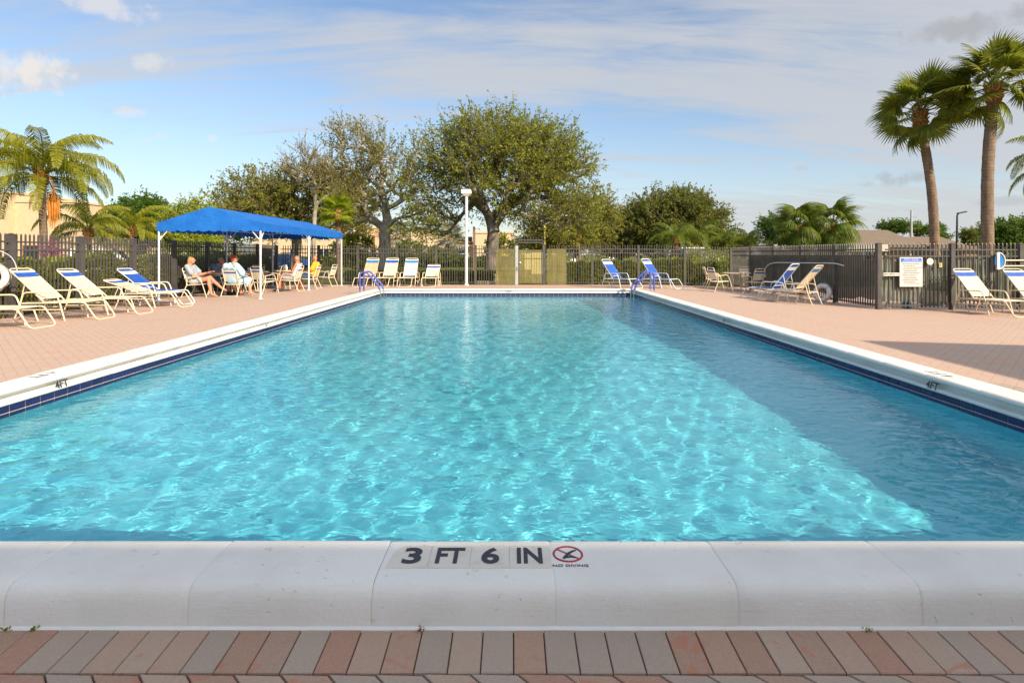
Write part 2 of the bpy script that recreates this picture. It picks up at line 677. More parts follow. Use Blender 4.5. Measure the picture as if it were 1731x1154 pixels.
def paver_colour(t, rnd, vec):
    cr = t.n('ShaderNodeValToRGB')
    t.l(rnd, cr.inputs[0])
    e = cr.color_ramp.elements
    e[0].position, e[0].color = 0.0, (*PAVE_A, 1)
    e[1].position, e[1].color = 1.0, (0.60, 0.30, 0.21, 1)
    for ps, cc in ((0.30, PAVE_B), (0.48, (0.46, 0.40, 0.34)), (0.62, (0.66, 0.52, 0.42)), (0.76, (0.52, 0.30, 0.22)), (0.90, PAVE_B)):
        q = e.new(ps)
        q.color = (*cc, 1)
    col = cr.outputs[0]
    n1 = t.noise(vec, 6.0, 5, 0.6, 0.4)
    n2 = t.noise(vec, 90.0, 4, 0.7)
    wear = t.math('ADD', n1, t.math('MULTIPLY', rnd, 0.14))
    col = t.mix(t.math('MULTIPLY', t.ramp(wear, 0.62, 0.72), 0.75), col, PAVE_R)
    grey = t.noise(t.mapping(vec, (1, 1, 1), (13.0, 4.0, 2.0)), 3.2, 5, 0.6)
    col = t.mix(t.math('MULTIPLY', t.ramp(grey, 0.55, 0.70), 0.45), col, PAVE_G)
    col = t.mix(t.math('MULTIPLY', t.ramp(n2, 0.35, 0.75), 0.30), tuple(x * 0.85 for x in PAVE_A), col)
    return col, n2


def mat_deck():
    t = NT('deck_pavers')
    p = t.pos()
    j, rnd = herring_nodes(t, p)
    col, n2 = paver_colour(t, rnd, p)
    big = t.noise(t.mapping(p, (0.35, 1.5, 1)), 2.2, 6, 0.65)
    col = t.mix(t.math('MULTIPLY', t.ramp(big, 0.50, 0.68), 0.45), col, (0.58, 0.30, 0.21, 1))
    col = t.mix(t.math('MULTIPLY', j, 0.20), col, (0.24, 0.15, 0.10, 1))
    h = t.math('SUBTRACT', t.math('MULTIPLY', n2, 0.3), j)
    return t.done(t.bsdf(col, 0.85, spec=0.3, bump=h, bdist=0.004))


def mat_paver(rv, patch, tint):
    t = NT('paver')
    rn = t.n('ShaderNodeValue')
    rn.outputs[0].default_value = rv
    rnd = rn.outputs[0]
    p = t.pos()
    cb = t.n('ShaderNodeCombineXYZ')
    t.l(t.math('MULTIPLY', rnd, 31.0), cb.inputs[0])
    t.l(t.math('MULTIPLY', rnd, 17.0), cb.inputs[1])
    va = t.n('ShaderNodeVectorMath', operation='ADD')
    t.l(p, va.inputs[0])
    t.l(cb.outputs[0], va.inputs[1])
    col, n2 = paver_colour(t, rnd, va.outputs[0])
    col = t.mix(0.5, col, tint)
    gr = t.noise(va.outputs[0], 19.0, 5, 0.65, 0.3)
    col = t.mix(t.math('MULTIPLY', t.ramp(gr, 0.52, 0.68), 0.5), col, (0.40, 0.33, 0.285, 1))
    col = t.mix(t.math('MULTIPLY', t.ramp(t.noise(p, 120.0, 3, 0.7), 0.42, 0.62), 0.35), tuple(c * 0.78 for c in tint), col)
    edge = t.noise(va.outputs[0], 11.0, 5, 0.65, 0.8)
    col = t.mix(t.math('MULTIPLY', t.ramp(edge, patch, patch + 0.09), 0.72), col, (0.50, 0.20, 0.125, 1))
    spk = t.noise(p, 260.0, 2, 0.5)
    col = t.mix(t.math('MULTIPLY', t.ramp(spk, 0.66, 0.74), 0.5), col, (0.62, 0.56, 0.48, 1))
    return t.done(t.bsdf(col, 0.88, spec=0.3, bump=t.noise(p, 140.0, 4, 0.7), bdist=0.0035))


def mat_coping():
    t = NT('coping_white')
    p = t.pos()
    n1 = t.noise(p, 2.2, 5, 0.6)
    n2 = t.noise(p, 70.0, 4, 0.6)
    n3 = t.noise(p, 34.0, 3, 0.5)
    pits = t.math('MULTIPLY', t.ramp(n3, 0.66, 0.76), t.ramp(t.noise(p, 3.1, 3, 0.6), 0.45, 0.62))
    col = t.mix(t.ramp(n1, 0.35, 0.7), (0.80, 0.775, 0.73), (0.72, 0.69, 0.635))
    dirt = t.noise(t.mapping(p, (1, 1, 3)), 9.0, 6, 0.7)
    col = t.mix(t.math('MULTIPLY', t.ramp(dirt, 0.62, 0.80), 0.30), col, (0.45, 0.42, 0.36, 1))
    st = t.noise(t.mapping(p, (0.8, 2.5, 4.0), (3.0, 1.0, 0.0)), 1.7, 7, 0.7, 0.6)
    col = t.mix(t.math('MULTIPLY', t.ramp(st, 0.54, 0.74), 0.16), col, (0.50, 0.48, 0.44, 1))
    sp = t.noise(p, 95.0, 2, 0.5)
    col = t.mix(t.math('MULTIPLY', t.ramp(sp, 0.74, 0.79), 0.25), col, (0.22, 0.19, 0.15, 1))
    brush = t.noise(t.mapping(p, (2.0, 30.0, 30.0)), 5.0, 4, 0.6)
    h = t.math('SUBTRACT', t.math('ADD', t.math('MULTIPLY', n2, 0.45), t.math('MULTIPLY', brush, 0.22)), t.math('MULTIPLY', pits, 0.9))
    return t.done(t.bsdf(col, 0.75, spec=0.25, bump=h, bdist=0.0045))


def mat_plaster():
    t = NT('pool_plaster')
    p = t.pos()
    n = t.noise(p, 1.1, 5, 0.6)
    col = t.mix(t.ramp(n, 0.3, 0.7), (0.15, 0.66, 0.82), (0.21, 0.74, 0.88))
    return t.done(t.bsdf(col, 0.8, spec=0.2))


def mat_tile():
    t = NT('blue_tile')
    rnd = t.n('ShaderNodeObjectInfo').outputs['Random']
    n = t.noise(t.pos(), 22, 3)
    col = t.mix(t.math('MULTIPLY', t.math('ADD', rnd, n), 0.5), (0.008, 0.008, 0.050), (0.022, 0.020, 0.125))
    return t.done(t.bsdf(col, 0.18, spec=0.5))


def mat_water():
    t = NT('water')
    g = t.n('ShaderNodeBsdfGlass')
    g.inputs['Roughness'].default_value = 0.0
    g.inputs['IOR'].default_value = 1.333
    g.inputs['Color'].default_value = (0.86, 0.985, 1.0, 1)
    co = t.mapping(t.pos(), (1.0, 1.5, 1.0))
    n1 = t.noise(co, 8.5, 2, 0.45, 0.6)
    calm = t.noise(t.pos(), 0.55, 2)
    b = t.n('ShaderNodeBump')
    b.inputs['Distance'].default_value = 0.0095
    t.l(t.ramp(calm, 0.3, 0.7, 0.55, 1.0), b.inputs['Strength'])
    t.l(n1, b.inputs['Height'])
    t.l(b.outputs[0], g.inputs['Normal'])
    return t.done(g.outputs[0])


M['deck'], M['coping'], M['plaster'], M['tile'], M['water'] = mat_deck(), mat_coping(), mat_plaster(), mat_tile(), mat_water()
PAVERS = [mat_paver(0.04 + 0.11 * i, (0.57, 0.64, 0.53, 0.60, 0.70, 0.55, 0.61, 0.66, 0.58)[i], tn)
          for i, tn in enumerate(((0.52, 0.35, 0.26), (0.54, 0.42, 0.33), (0.52, 0.32, 0.23), (0.58, 0.40, 0.30), (0.52, 0.41, 0.33), (0.56, 0.36, 0.26), (0.54, 0.31, 0.22), (0.54, 0.43, 0.345), (0.58, 0.43, 0.33)))]
M['grout'] = simple('grout', (0.55, 0.50, 0.44), 0.8, var=0.1, scale=30)
M['sand'] = simple('joint_sand', (0.15, 0.11, 0.08), 0.95, var=0.3, scale=60)

FLOOR = [(2.226, -1.10), (9.0, -1.16), (14.5, -1.45), (18.13, -1.55)]
b = MB()
for (y0, z0), (y1, z1) in zip(FLOOR, FLOOR[1:]):
    b.add([(PX0, y0, z0), (PX1, y0, z0), (PX1, y1, z1), (PX0, y1, z1)], [(0, 1, 2, 3)])
    for x in (PX0, PX1):
        b.add([(x, y0, z0), (x, y1, z1), (x, y1, 0.03), (x, y0, 0.03)], [(0, 1, 2, 3)])
for (y, z) in (FLOOR[0], FLOOR[-1]):
    b.add([(PX0, y, z), (PX1, y, z), (PX1, y, 0.03), (PX0, y, 0.03)], [(0, 1, 2, 3)])
pool = tag(b.build('swimming_pool', M['plaster']), 'rectangular swimming pool with pale blue plaster inside', kind='structure')
pool.cycles.is_caustics_receiver = True

# water surface with real ripples
nx, ny = 324, 640
WX, WY = np.meshgrid(np.linspace(PX0 - 0.004, PX1 + 0.004, nx), np.linspace(PY0 - 0.004, PY1 + 0.004, ny))
rng = np.random.default_rng(3)
WZ = np.full_like(WX, WATER_Z)
for i in range(90):
    lam = 0.105 * (0.50 / 0.105) ** rng.random()
    k = 2 * np.pi / lam
    th = rng.normal(0.9, 1.1)
    amp = 0.000178 * (lam / 0.3) ** 0.85
    WZ += amp * np.sin(k * (np.cos(th) * WX + np.sin(th) * WY) + rng.random() * 6.283)
idx = np.arange(nx * ny).reshape(ny, nx)
WF = np.stack([idx[:-1, :-1], idx[:-1, 1:], idx[1:, 1:], idx[1:, :-1]], -1).reshape(-1, 4)
water = link('pool_water', np_mesh('pool_water', np.stack([WX, WY, WZ], -1), WF, M['water'], True))
tag(water, 'clear turquoise rippled water filling the pool', kind='structure')
water.cycles.is_caustics_caster = True

# coping stones: profile (distance outwards from the water edge, height)
PROF = [(0.05, 0.0), (-0.016, 0.0), (-0.022, 0.006), (-0.022, 0.020), (-0.014, 0.026), (0.030, 0.031), (0.062, 0.042), (0.070, 0.057),
        (0.058, 0.074), (0.022, 0.085), (0.004, 0.090), (-0.004, 0.100), (0.006, 0.117), (0.02, 0.126), (0.045, 0.130), (0.262, 0.130), (0.288, 0.1275),
        (0.308, 0.118), (0.321, 0.102), (0.327, 0.080), (0.330, 0.05), (0.330, -0.16)]
NP = len(PROF)


def stone_mesh(L, name='coping_stone'):
    cx, cz = 0.16, 0.05
    st = [(-L / 2, 0.0045), (-L / 2 + 0.004, 0.0012), (-L / 2 + 0.009, 0), (L / 2 - 0.009, 0), (L / 2 - 0.004, 0.0012), (L / 2, 0.0045)]
    vs, fs, sm = [], [], []
    for s, ins in st:
        for d, z in PROF:
            dd, zz = d - cx, z - cz
            ln = math.hypot(dd, zz)
            vs.append((s, -(d - dd / ln * ins), z - zz / ln * ins))
    for i in range(len(st) - 1):
        for k in range(NP - 1):
            fs.append((i * NP + k, i * NP + k + 1, (i + 1) * NP + k + 1, (i + 1) * NP + k))
    q = MB()
    q.add(vs, fs, True)
    return q.mesh(name, M['coping'])


def stone_row(p0, p1, outward):
    """stones along the straight edge p0 -> p1; local -Y of a stone points outwards"""
    d = Vector(p1) - Vector(p0)
    n = round(d.length / 0.61)
    L = d.length / n
    me = stone_mesh(L)
    for i in range(n):
        c = Vector(p0) + d * ((i + 0.5) / n)
        o = link('coping_stone', me, pool, (c.x, c.y, random.uniform(-0.0012, 0.0012)), outward)
        o.rotation_euler = (random.uniform(-0.003, 0.003), random.uniform(-0.0015, 0.0015), outward + random.uniform(-0.0015, 0.0015))


stone_row((PX0, PY0), (PX1, PY0), 0.0)
stone_row((PX1, PY0), (PX1, PY1), R(90))
stone_row((PX0, PY1), (PX1, PY1), R(180))
stone_row((PX0, PY0), (PX0, PY1), R(-90))
for (x, y, sx, sy) in ((PX0, PY0, -1, -1), (PX1, PY0, 1, -1), (PX1, PY1, 1, 1), (PX0, PY1, -1, 1)):
    vs, fs = [], []
    for d, z in PROF:
        vs += [(x, y + sy * d, z), (x + sx * d, y + sy * d, z), (x + sx * d, y, z)]
    for k in range(NP - 1):
        for c in range(2):
            fs.append((k * 3 + c, k * 3 + c + 1, k * 3 + 3 + c + 1, k * 3 + 3 + c))
    MB().add(vs, fs).build('coping_corner', M['coping'], pool)

# waterline tiles: two rows of glazed blue tiles in grout
TL, TH, TG = 0.145, 0.055, 0.009


def tile_mesh():
    return MB().box((0, 0, 0), (TL, 0.010, TH), bev=0.0015).mesh('tile', M['tile'])


b = MB()
for x in (PX0, PX1):
    b.box((x + (-0.001 if x < 0 else 0.001), (PY0 + PY1) / 2, -0.06), (0.006, PY1 - PY0, 0.125))
b.box(((PX0 + PX1) / 2, PY1 + 0.001, -0.06), (PX1 - PX0, 0.006, 0.125))
b.build('grout_band', M['grout'], pool)
tme = tile_mesh()
rest = MB()
ny_t = int((PY1 - PY0) / (TL + TG))
nx_t = int((PX1 - PX0) / (TL + TG))
for row in range(2):
    zc = -0.033 - row * (TH + TG)
    for i in range(ny_t):
        yc = PY0 + (i + 0.5) * (TL + TG)
        o = link('tile', tme, pool, (PX0 + 0.003, yc, zc), R(90))
        o.cycles.is_caustics_receiver = True
        if row == 0 and i < 94:
            link('tile', tme, pool, (PX1 - 0.003, yc, zc), R(90))
        else:
            rest.box((PX1 - 0.003, yc, zc), (0.010, TL, TH))
    for i in range(nx_t):
        rest.box((PX0 + (i + 0.5) * (TL + TG), PY1 - 0.003, zc), (TL, 0.010, TH))
tag(rest.build('tile_run', M['tile'], pool), kind='stuff')

# ------------------------------------------------------------------ the paved deck
OX0, OX1, OY0, OY1 = PX0 - CW, PX1 + CW, PY0 - CW, PY1 + CW
FENCE_L, FENCE_R, FENCE_Y, FENCE_RY = -10.35, 9.62, 24.7, 14.75
gx = sorted(set([-10.75, OX0, OX1, 9.9, 17.0] + [round(-10.5 + 0.5 * i, 2) for i in range(55) if abs(-10.5 + 0.5 * i - OX0) > 0.1 and abs(-10.5 + 0.5 * i - OX1) > 0.1]))
gx = [x for x in gx if -10.76 <= x <= 17.0]
gy = sorted(set([1.9 - 0.004, OY1, 18.5, 25.2] + [2.5 + 0.5 * i for i in range(46) if abs(2.5 + 0.5 * i - OY1) > 0.1]))
vid, vs, fs = {}, [], []


def vtx(x, y):
    if (x, y) not in vid:
        vid[(x, y)] = len(vs)
        vs.append((x, y, deck_z(x, y)))
    return vid[(x, y)]


for i in range(len(gx) - 1):
    for j in range(len(gy) - 1):
        mx_, my_ = (gx[i] + gx[i + 1]) / 2, (gy[j] + gy[j + 1]) / 2
        if OX0 < mx_ < OX1 and my_ < OY1:
            continue
        fs.append((vtx(gx[i], gy[j]), vtx(gx[i + 1], gy[j]), vtx(gx[i + 1], gy[j + 1]), vtx(gx[i], gy[j + 1])))
deck = tag(MB().add(vs, fs).build('pool_deck', M['deck']), 'pinkish brick paver deck around the pool', kind='structure')

# the near strip of the deck falls away from the pool
NZ0, NSLOPE = -0.012, 0.06


def near_z(y):
    return NZ0 - NSLOPE * (OY0 - y)


b = MB()
b.add([(-14, OY0 + 0.05, near_z(OY0 + 0.05) - 0.012), (14, OY0 + 0.05, near_z(OY0 + 0.05) - 0.012), (14, 0.9, near_z(0.9) - 0.012), (-14, 0.9, near_z(0.9) - 0.012)], [(0, 1, 2, 3)])
tag(b.build('near_deck', M['sand']), 'sandy bed under the brick pavers in the foreground', kind='structure')

b = MB().add([(-14, 1.45, near_z(1.45)), (14, 1.45, near_z(1.45)), (14, -16, near_z(1.45)), (-14, -16, near_z(1.45))], [(0, 1, 2, 3)])
tag(b.build('near_terrace', M['deck']), 'brick paved terrace behind the photographer', kind='structure')


def paver_piece(poly, zf, slope_y=0.0, gap=0.0030, thick=0.03, bev=0.0035):
    """one paver from its plan outline"""
    c = Vector((sum(p[0] for p in poly) / len(poly), sum(p[1] for p in poly) / len(poly)))
    n = len(poly)
    ins = []
    for p in poly:
        d = Vector(p) - c
        ins.append((Vector(p) - d.normalized() * gap * 1.3))
    top = [q - (q - c).normalized() * bev for q in ins]
    tip = random.uniform(-0.0015, 0.0015)
    tx, ty = random.uniform(-0.006, 0.006), random.uniform(-0.006, 0.006)

    def Z(q, dz):
        return zf(q.x, q.y) + dz + tip + (q.x - c.x) * tx + (q.y - c.y) * ty
    vs = [(q.x, q.y, Z(q, -thick)) for q in ins] + [(q.x, q.y, Z(q, -bev * 0.8)) for q in ins] + [(q.x, q.y, Z(q, 0)) for q in top]
    fs = [tuple(range(2 * n, 3 * n))]
    for k in range(2):
        for i in range(n):
            j = (i + 1) % n
            fs.append((k * n + i, k * n + j, (k + 1) * n + j, (k + 1) * n + i))
    return MB().add(vs, fs)


def clip(poly, a, b, c):
    """keep a*x + b*y <= c"""
    out = []
    for i in range(len(poly)):
        p, q = poly[i], poly[(i + 1) % len(poly)]
        dp, dq = a * p[0] + b * p[1] - c, a * q[0] + b * q[1] - c
        if dp <= 0:
            out.append(p)
        if dp * dq < 0:
            t = dp / (dp - dq)
            out.append((p[0] + (q[0] - p[0]) * t, p[1] + (q[1] - p[1]) * t))
    return out


def area(p):
    return abs(sum(p[i][0] * p[(i + 1) % len(p)][1] - p[(i + 1) % len(p)][0] * p[i][1] for i in range(len(p)))) / 2


def herring(x0, x1, y0, y1, W=0.1016):
    """outlines of 45 degree herringbone pavers clipped to a rectangle"""
    res = []
    c45 = math.sqrt(0.5)
    cen = ((x0 + x1) / 2, (y0 + y1) / 2)
    rad = math.hypot(x1 - x0, y1 - y0) / 2 + 0.3
    ca, cb = (cen[0] * c45 - cen[1] * c45) / W, (cen[0] * c45 + cen[1] * c45) / W
    n = int(rad / W) + 2
    for i in range(int(ca) - n, int(ca) + n):
        for j in range(int(cb) - n, int(cb) + n):
            t = (i - j) % 4
            if t == 0:
                rc = [(i, j), (i + 2, j), (i + 2, j + 1), (i, j + 1)]
            elif t == 3:
                rc = [(i, j), (i + 1, j), (i + 1, j + 2), (i, j + 2)]
            else:
                continue
            p = [((a + b_) * c45 * W, (-a + b_) * c45 * W) for a, b_ in rc]
            for cl in ((-1, 0, -x0), (1, 0, x1), (0, -1, -y0), (0, 1, y1)):
                if len(p) < 3:
                    break
                p = clip(p, *cl)
            if len(p) >= 3 and area(p) > 0.0006:
                res.append(p)
    return res


zn = lambda x, y: near_z(y)
zd = lambda x, y: deck_z(x, y) + 0.005
BW = 0.1016
i = 0
x = -2.13
while x < 2.1:
    w = BW + random.uniform(-0.001, 0.001)
    paver_piece([(x, OY0 - 0.186), (x + w, OY0 - 0.186), (x + w, OY0 - 0.001), (x, OY0 - 0.001)], zn).build('paver', random.choice(PAVERS), deck)
    x += w
for p in herring(-1.95, 1.95, 1.48, OY0 - 0.189):
    paver_piece(p, zn).build('paver', random.choice(PAVERS), deck)
for side in (-1, 1):
    xe = OX0 if side < 0 else OX1
    y = 4.30
    while y < 6.4:
        xa, xb = (xe - 0.203, xe - 0.001) if side < 0 else (xe + 0.001, xe + 0.203)
        paver_piece([(xa, y), (xb, y), (xb, y + BW), (xa, y + BW)], zd, thick=0.02).build('paver', random.choice(PAVERS), deck)
        y += BW
    xa, xb = (xe - 0.66, xe - 0.206) if side < 0 else (xe + 0.206, xe + 0.66)
    for p in herring(xa, xb, 4.75, 5.55):
        paver_piece(p, zd, thick=0.02).build('paver', random.choice(PAVERS), deck)

# thin white sealant bead along the foot of the near coping
b = MB()
b.prism([(OY0 + 0.002, NZ0 + 0.009), (OY0 - 0.003, NZ0 + 0.007), (OY0 - 0.007, NZ0 + 0.001), (OY0 - 0.007, NZ0 - 0.01), (OY0 + 0.002, NZ0 - 0.01)], 'X', -4.2, 3.9)
b.build('sealant_bead', M['white_paint'], pool)


# ------------------------------------------------------------------ depth markers
def text_mesh(body, size, m, extrude=0.0006, name='lettering', bold=0.0, sx=1.0):
    cu = bpy.data.curves.new('txt', 'FONT')
    cu.body = body
    cu.size = size
    cu.align_x, cu.align_y = 'CENTER', 'CENTER'
    cu.extrude = extrude
    cu.offset = bold
    o = bpy.data.objects.new('txt', cu)
    COL.objects.link(o)
    bpy.context.view_layer.update()
    dg = bpy.context.evaluated_depsgraph_get()
    me = bpy.data.meshes.new_from_object(o.evaluated_get(dg))
    bpy.data.objects.remove(o)
    me.name = name
    me.materials.clear()
    me.materials.append(m)
    if sx != 1.0:
        for q in me.vertices:
            q.co.x *= sx
    return me


def mat_marker():
    t = NT('marker_tile')
    p = t.pos()
    n = t.noise(p, 14, 5, 0.65)
    col = t.mix(t.ramp(n, 0.45, 0.75), (0.70, 0.65, 0.57), (0.60, 0.54, 0.45))
    return t.done(t.bsdf(col, 0.5))


M['marker'] = mat_marker()
ZT = 0.1302
ymk = 2.083                     # row of marker tiles on the near coping
hy = 0.0755


def fit_text(body, w, h, m, bold=0.0):
    me = text_mesh(body, 0.15, m, bold=bold)
    co = np.array([q.co for q in me.vertices])
    lo, hi = co.min(0), co.max(0)
    for q in me.vertices:
        q.co.x = (q.co.x - (lo[0] + hi[0]) / 2) * w / (hi[0] - lo[0])
        q.co.y = (q.co.y - (lo[1] + hi[1]) / 2) * h / (hi[1] - lo[1])
    return me


xs = [(u - U0) / FPX * ymk for u in (661, 727.5, 796, 861.5, 930, 996)]
mk = empty('depth_marker', ((xs[0] + xs[-1]) / 2, ymk, ZT))
tag(mk, 'beige depth tiles reading 3 FT 6 IN with red no diving symbol on near coping', 'depth marker')
for i in range(5):
    a, c = xs[i] - mk.location.x, xs[i + 1] - mk.location.x
    b = MB()
    g = 0.0016
    if i == 0:
        poly = [(a - 0.004, -hy), (c - g, -hy), (c - g, hy), (a + 0.040, hy), (a + 0.010, hy * 0.45)]
    else:
        poly = [(a + g, -hy), (c - g, -hy), (c - g, hy), (a + g, hy)]
    b.prism(poly, 'Z', -0.004, 0.0022 + 0.0006 * (i % 2) if i < 4 else 0.0008)
    tl = b.build('marker_tile', M['marker'] if i < 4 else M['coping'], mk)
    if i < 4:
        me = fit_text(('3', 'FT', '6', 'IN')[i], (0.068, 0.104, 0.066, 0.094)[i], 0.108, M['dark_ink'], 0.0040)
        link('lettering', me, tl, ((a + c) / 2 + (0.008, 0.0, 0.002, 0.0)[i], 0.004, 0.0040))
    else:
        cx = (a + c) / 2 - 0.004
        r = MB()
        n = 40
        yc_ = 0.017
        pts = [(cx + 0.053 * math.cos(2 * math.pi * k / n), yc_ + 0.052 * math.sin(2 * math.pi * k / n), 0.0014) for k in range(n)]
        r.tube(pts, 0.0042, 4, closed=True)
        r.build('prohibition_ring', M['red_ink'], tl)
        MB().bar((cx - 0.039, yc_ + 0.034, 0.0022), (cx + 0.039, yc_ - 0.034, 0.0022), 0.0065, 0.001).build('prohibition_bar', M['red_ink'], tl)
        d = MB()
        d.tube([(cx - 0.018, -0.014, 0.0032), (cx + 0.002, 0.018, 0.0032), (cx + 0.018, 0.034, 0.0032), (cx + 0.034, 0.044, 0.0032)], [0.0048, 0.0050, 0.0036, 0.0018], 5)
        d.tube([(cx - 0.014, -0.008, 0.0032), (cx + 0.008, -0.004, 0.0032), (cx + 0.028, -0.010, 0.0032)], [0.0036, 0.0030, 0.0014], 5)
        d.build('diver_figure', M['dark_ink'], tl)
        link('lettering', fit_text('NO DIVING', 0.128, 0.015, M['dark_ink']), tl, (cx + 0.002, -0.061, 0.0022))


def face_marker(txt, loc, rot, size, label, worn=False):
    root = empty('depth_marker', loc)
    root.rotation_euler = rot
    tag(root, label, 'depth marker')
    for i, part in enumerate(txt.split()):
        off = (i - (len(txt.split()) - 1) / 2) * size * 1.0
        link('lettering', text_mesh(part, size, M['print_grey'] if worn else M['dark_ink'], 0.0006, 'lettering', 0.0018), root, (off, 0, 0))


pl = at(100, 648, 5.22)
face_marker('4FT', (PX0 + 0.020, 5.22, 0.048), (R(73), 0, R(90)), 0.095, 'black 4FT lettering on inner face of the left coping')
face_marker('4FT', (PX1 - 0.020, 5.15, 0.048), (R(73), 0, R(-90)), 0.095, 'black 4FT lettering on inner face of the right coping')
face_marker('4 FT', (PX0 - 0.17, 5.25, 0.1306), (0, 0, R(-90)), 0.15, 'worn grey 4 FT lettering on top of the left coping', True)
face_marker('4 FT', (PX1 + 0.15, 5.25, 0.1306), (0, 0, R(90)), 0.15, 'worn grey 4 FT lettering on top of the right coping', True)
face_marker('5 FT', ((860 - U0) / 950 * PY1, PY1 - 0.020, 0.048), (R(73), 0, 0), 0.10, 'small dark depth lettering on the far coping face', True)
face_marker('5FT', (PX0 + 0.020, 9.6, 0.048), (R(73), 0, R(90)), 0.085, 'small dark depth lettering far along the left coping face', True)
face_marker('5FT', (PX1 - 0.020, 10.2, 0.048), (R(73), 0, R(-90)), 0.085, 'small dark depth lettering far along the right coping face', True)


# ------------------------------------------------------------------ ground beyond the deck
def mat_grass():
    t = NT('lawn')
    p = t.pos()
    n1 = t.noise(p, 0.5, 4, 0.6)
    n2 = t.noise(p, 30, 5, 0.7)
    col = t.mix(t.ramp(n1, 0.3, 0.7), (0.10, 0.125, 0.018), (0.19, 0.185, 0.03))
    col = t.mix(t.math('MULTIPLY', n2, 0.6), col, (0.055, 0.08, 0.012, 1))
    return t.done(t.bsdf(col, 0.9, spec=0.2, bump=n2, bdist=0.04))


M['grass'] = mat_grass()
M['asphalt'] = simple('asphalt', (0.06, 0.058, 0.056), 0.9, var=0.15, scale=20)
# one sheet of lawn, dipping out of sight under the deck and the pool
xs_ = [-1500, -10.9, -10.7, 16.8, 17.1, 1500]
ys_ = [-400, -399.8, 24.9, 25.25, 1500]
vs, fs = [], []
for y in ys_:
    for x in xs_:
        inner = -10.8 < x < 17.0 and -399.9 < y < 25
        vs.append((x, y, -2.4 if inner else GRASS_Z))
for j in range(len(ys_) - 1):
    for i in range(5):
        fs.append((j * 6 + i, j * 6 + i + 1, j * 6 + 7 + i, j * 6 + 6 + i))
tag(MB().add(vs, fs).build('ground', M['grass']), 'green lawn and ground reaching to the horizon', kind='structure')
b = MB()
b.box((-10, 70, GRASS_Z + 0.004), (120, 17, 0.008))
tag(b.build('car_park', M['asphalt']), 'dark asphalt car park beyond the lawn', kind='structure')


# ------------------------------------------------------------------ fences
def picket_mesh(h, w=0.026):
    b = MB()
    b.box((0, 0, h / 2 - 0.02), (w, w, h - 0.04))
    k = w / 2
    b.add([(-k, -k, h - 0.04), (k, -k, h - 0.04), (k, k, h - 0.04), (-k, k, h - 0.04), (0, 0, h)], [(0, 1, 4), (1, 2, 4), (2, 3, 4), (3, 0, 4)])
    return b.mesh('picket', M['fence'])


def post_mesh(h, w=0.11):
    b = MB()
    b.box((0, 0, h / 2), (w, w, h))
    b.box((0, 0, h + 0.008), (w + 0.02, w + 0.02, 0.016))
    k = (w + 0.02) / 2
    b.add([(-k, -k, h + 0.016), (k, -k, h + 0.016), (k, k, h + 0.016), (-k, k, h + 0.016), (0, 0, h + 0.045)], [(0, 1, 4), (1, 2, 4), (2, 3, 4), (3, 0, 4)])
    return b.mesh('post', M['fence'])


def fence(label, p0, p1, h=1.70, span=1.87, ends=(True, True), pitch=0.107):
    p0, p1 = Vector((p0[0], p0[1], 0)), Vector((p1[0], p1[1], 0))
    d = p1 - p0
    L = d.length
    rz = math.atan2(d.y, d.x)
    root = tag(empty('picket_fence', (p0.x, p0.y, 0), rz), label, 'fence')
    n = max(1, round(L / span))
    s = L / n
    pm, km = post_mesh(h + 0.03), picket_mesh(h)

    def gz(t):
        q = p0 + d * (t / L)
        return deck_z(q.x, q.y)
    for i in range(n + 1):
        if (i == 0 and not ends[0]) or (i == n and not ends[1]):
            continue
        link('post', pm, root, (i * s, 0, gz(i * s) - 0.02))
    for i in range(n):
        a, c = i * s, (i + 1) * s
        for zz, hh in ((h - 0.13, 0.035), (h - 0.30, 0.035), (0.11, 0.035)):
            MB().bar((a + 0.055, 0, gz(a) + zz), (c - 0.055, 0, gz(c) + zz), 0.042, hh).build('rail', M['fence'], root)
        k = int((s - 0.12) / pitch)
        for q in range(k):
            t = a + (s - (k - 1) * pitch) / 2 + q * pitch
            link('picket', km, root, (t, 0.0, gz(t) + 0.055))
    return root


GX0, GX1 = (874 - U0) / FPX * FENCE_Y, (920 - U0) / FPX * FENCE_Y      # the gate opening
fence('long grey picket fence along the left of the deck beside the loungers', (FENCE_L, 9.74), (FENCE_L, FENCE_Y))
fence('grey picket fence across the far end, left of the gate', (FENCE_L + 0.13, FENCE_Y), (GX0 - 0.09, FENCE_Y), ends=(False, False))
fence('grey picket fence across the far end, right of the gate', (GX1 + 0.09, FENCE_Y), (FENCE_R, FENCE_Y), ends=(False, True))
fence('shaded dark picket fence along the right side behind the table', (FENCE_R, FENCE_RY), (FENCE_R, FENCE_Y - 0.13), ends=(True, False))
fence('picket fence facing the pool on the right, carrying the rules sign', (FENCE_R + 0.13, FENCE_RY), (FENCE_R + 5.52, FENCE_RY), ends=(False, True), span=1.79)


def mat_screen():
    t = NT('privacy_screen')
    n = t.noise(t.pos(), 3.0, 4)
    col = t.mix(t.ramp(n, 0.3, 0.7), (0.13, 0.155, 0.125), (0.25, 0.27, 0.215))
    p = t.bsdf(col, 0.7, spec=0.3)
    tr = t.n('ShaderNodeBsdfTransparent')
    mx = t.n('ShaderNodeMixShader')
    mx.inputs[0].default_value = 0.10
    t.l(p, mx.inputs[1])
    t.l(tr.outputs[0], mx.inputs[2])
    return t.done(mx.outputs[0])


M['screen'] = mat_screen()


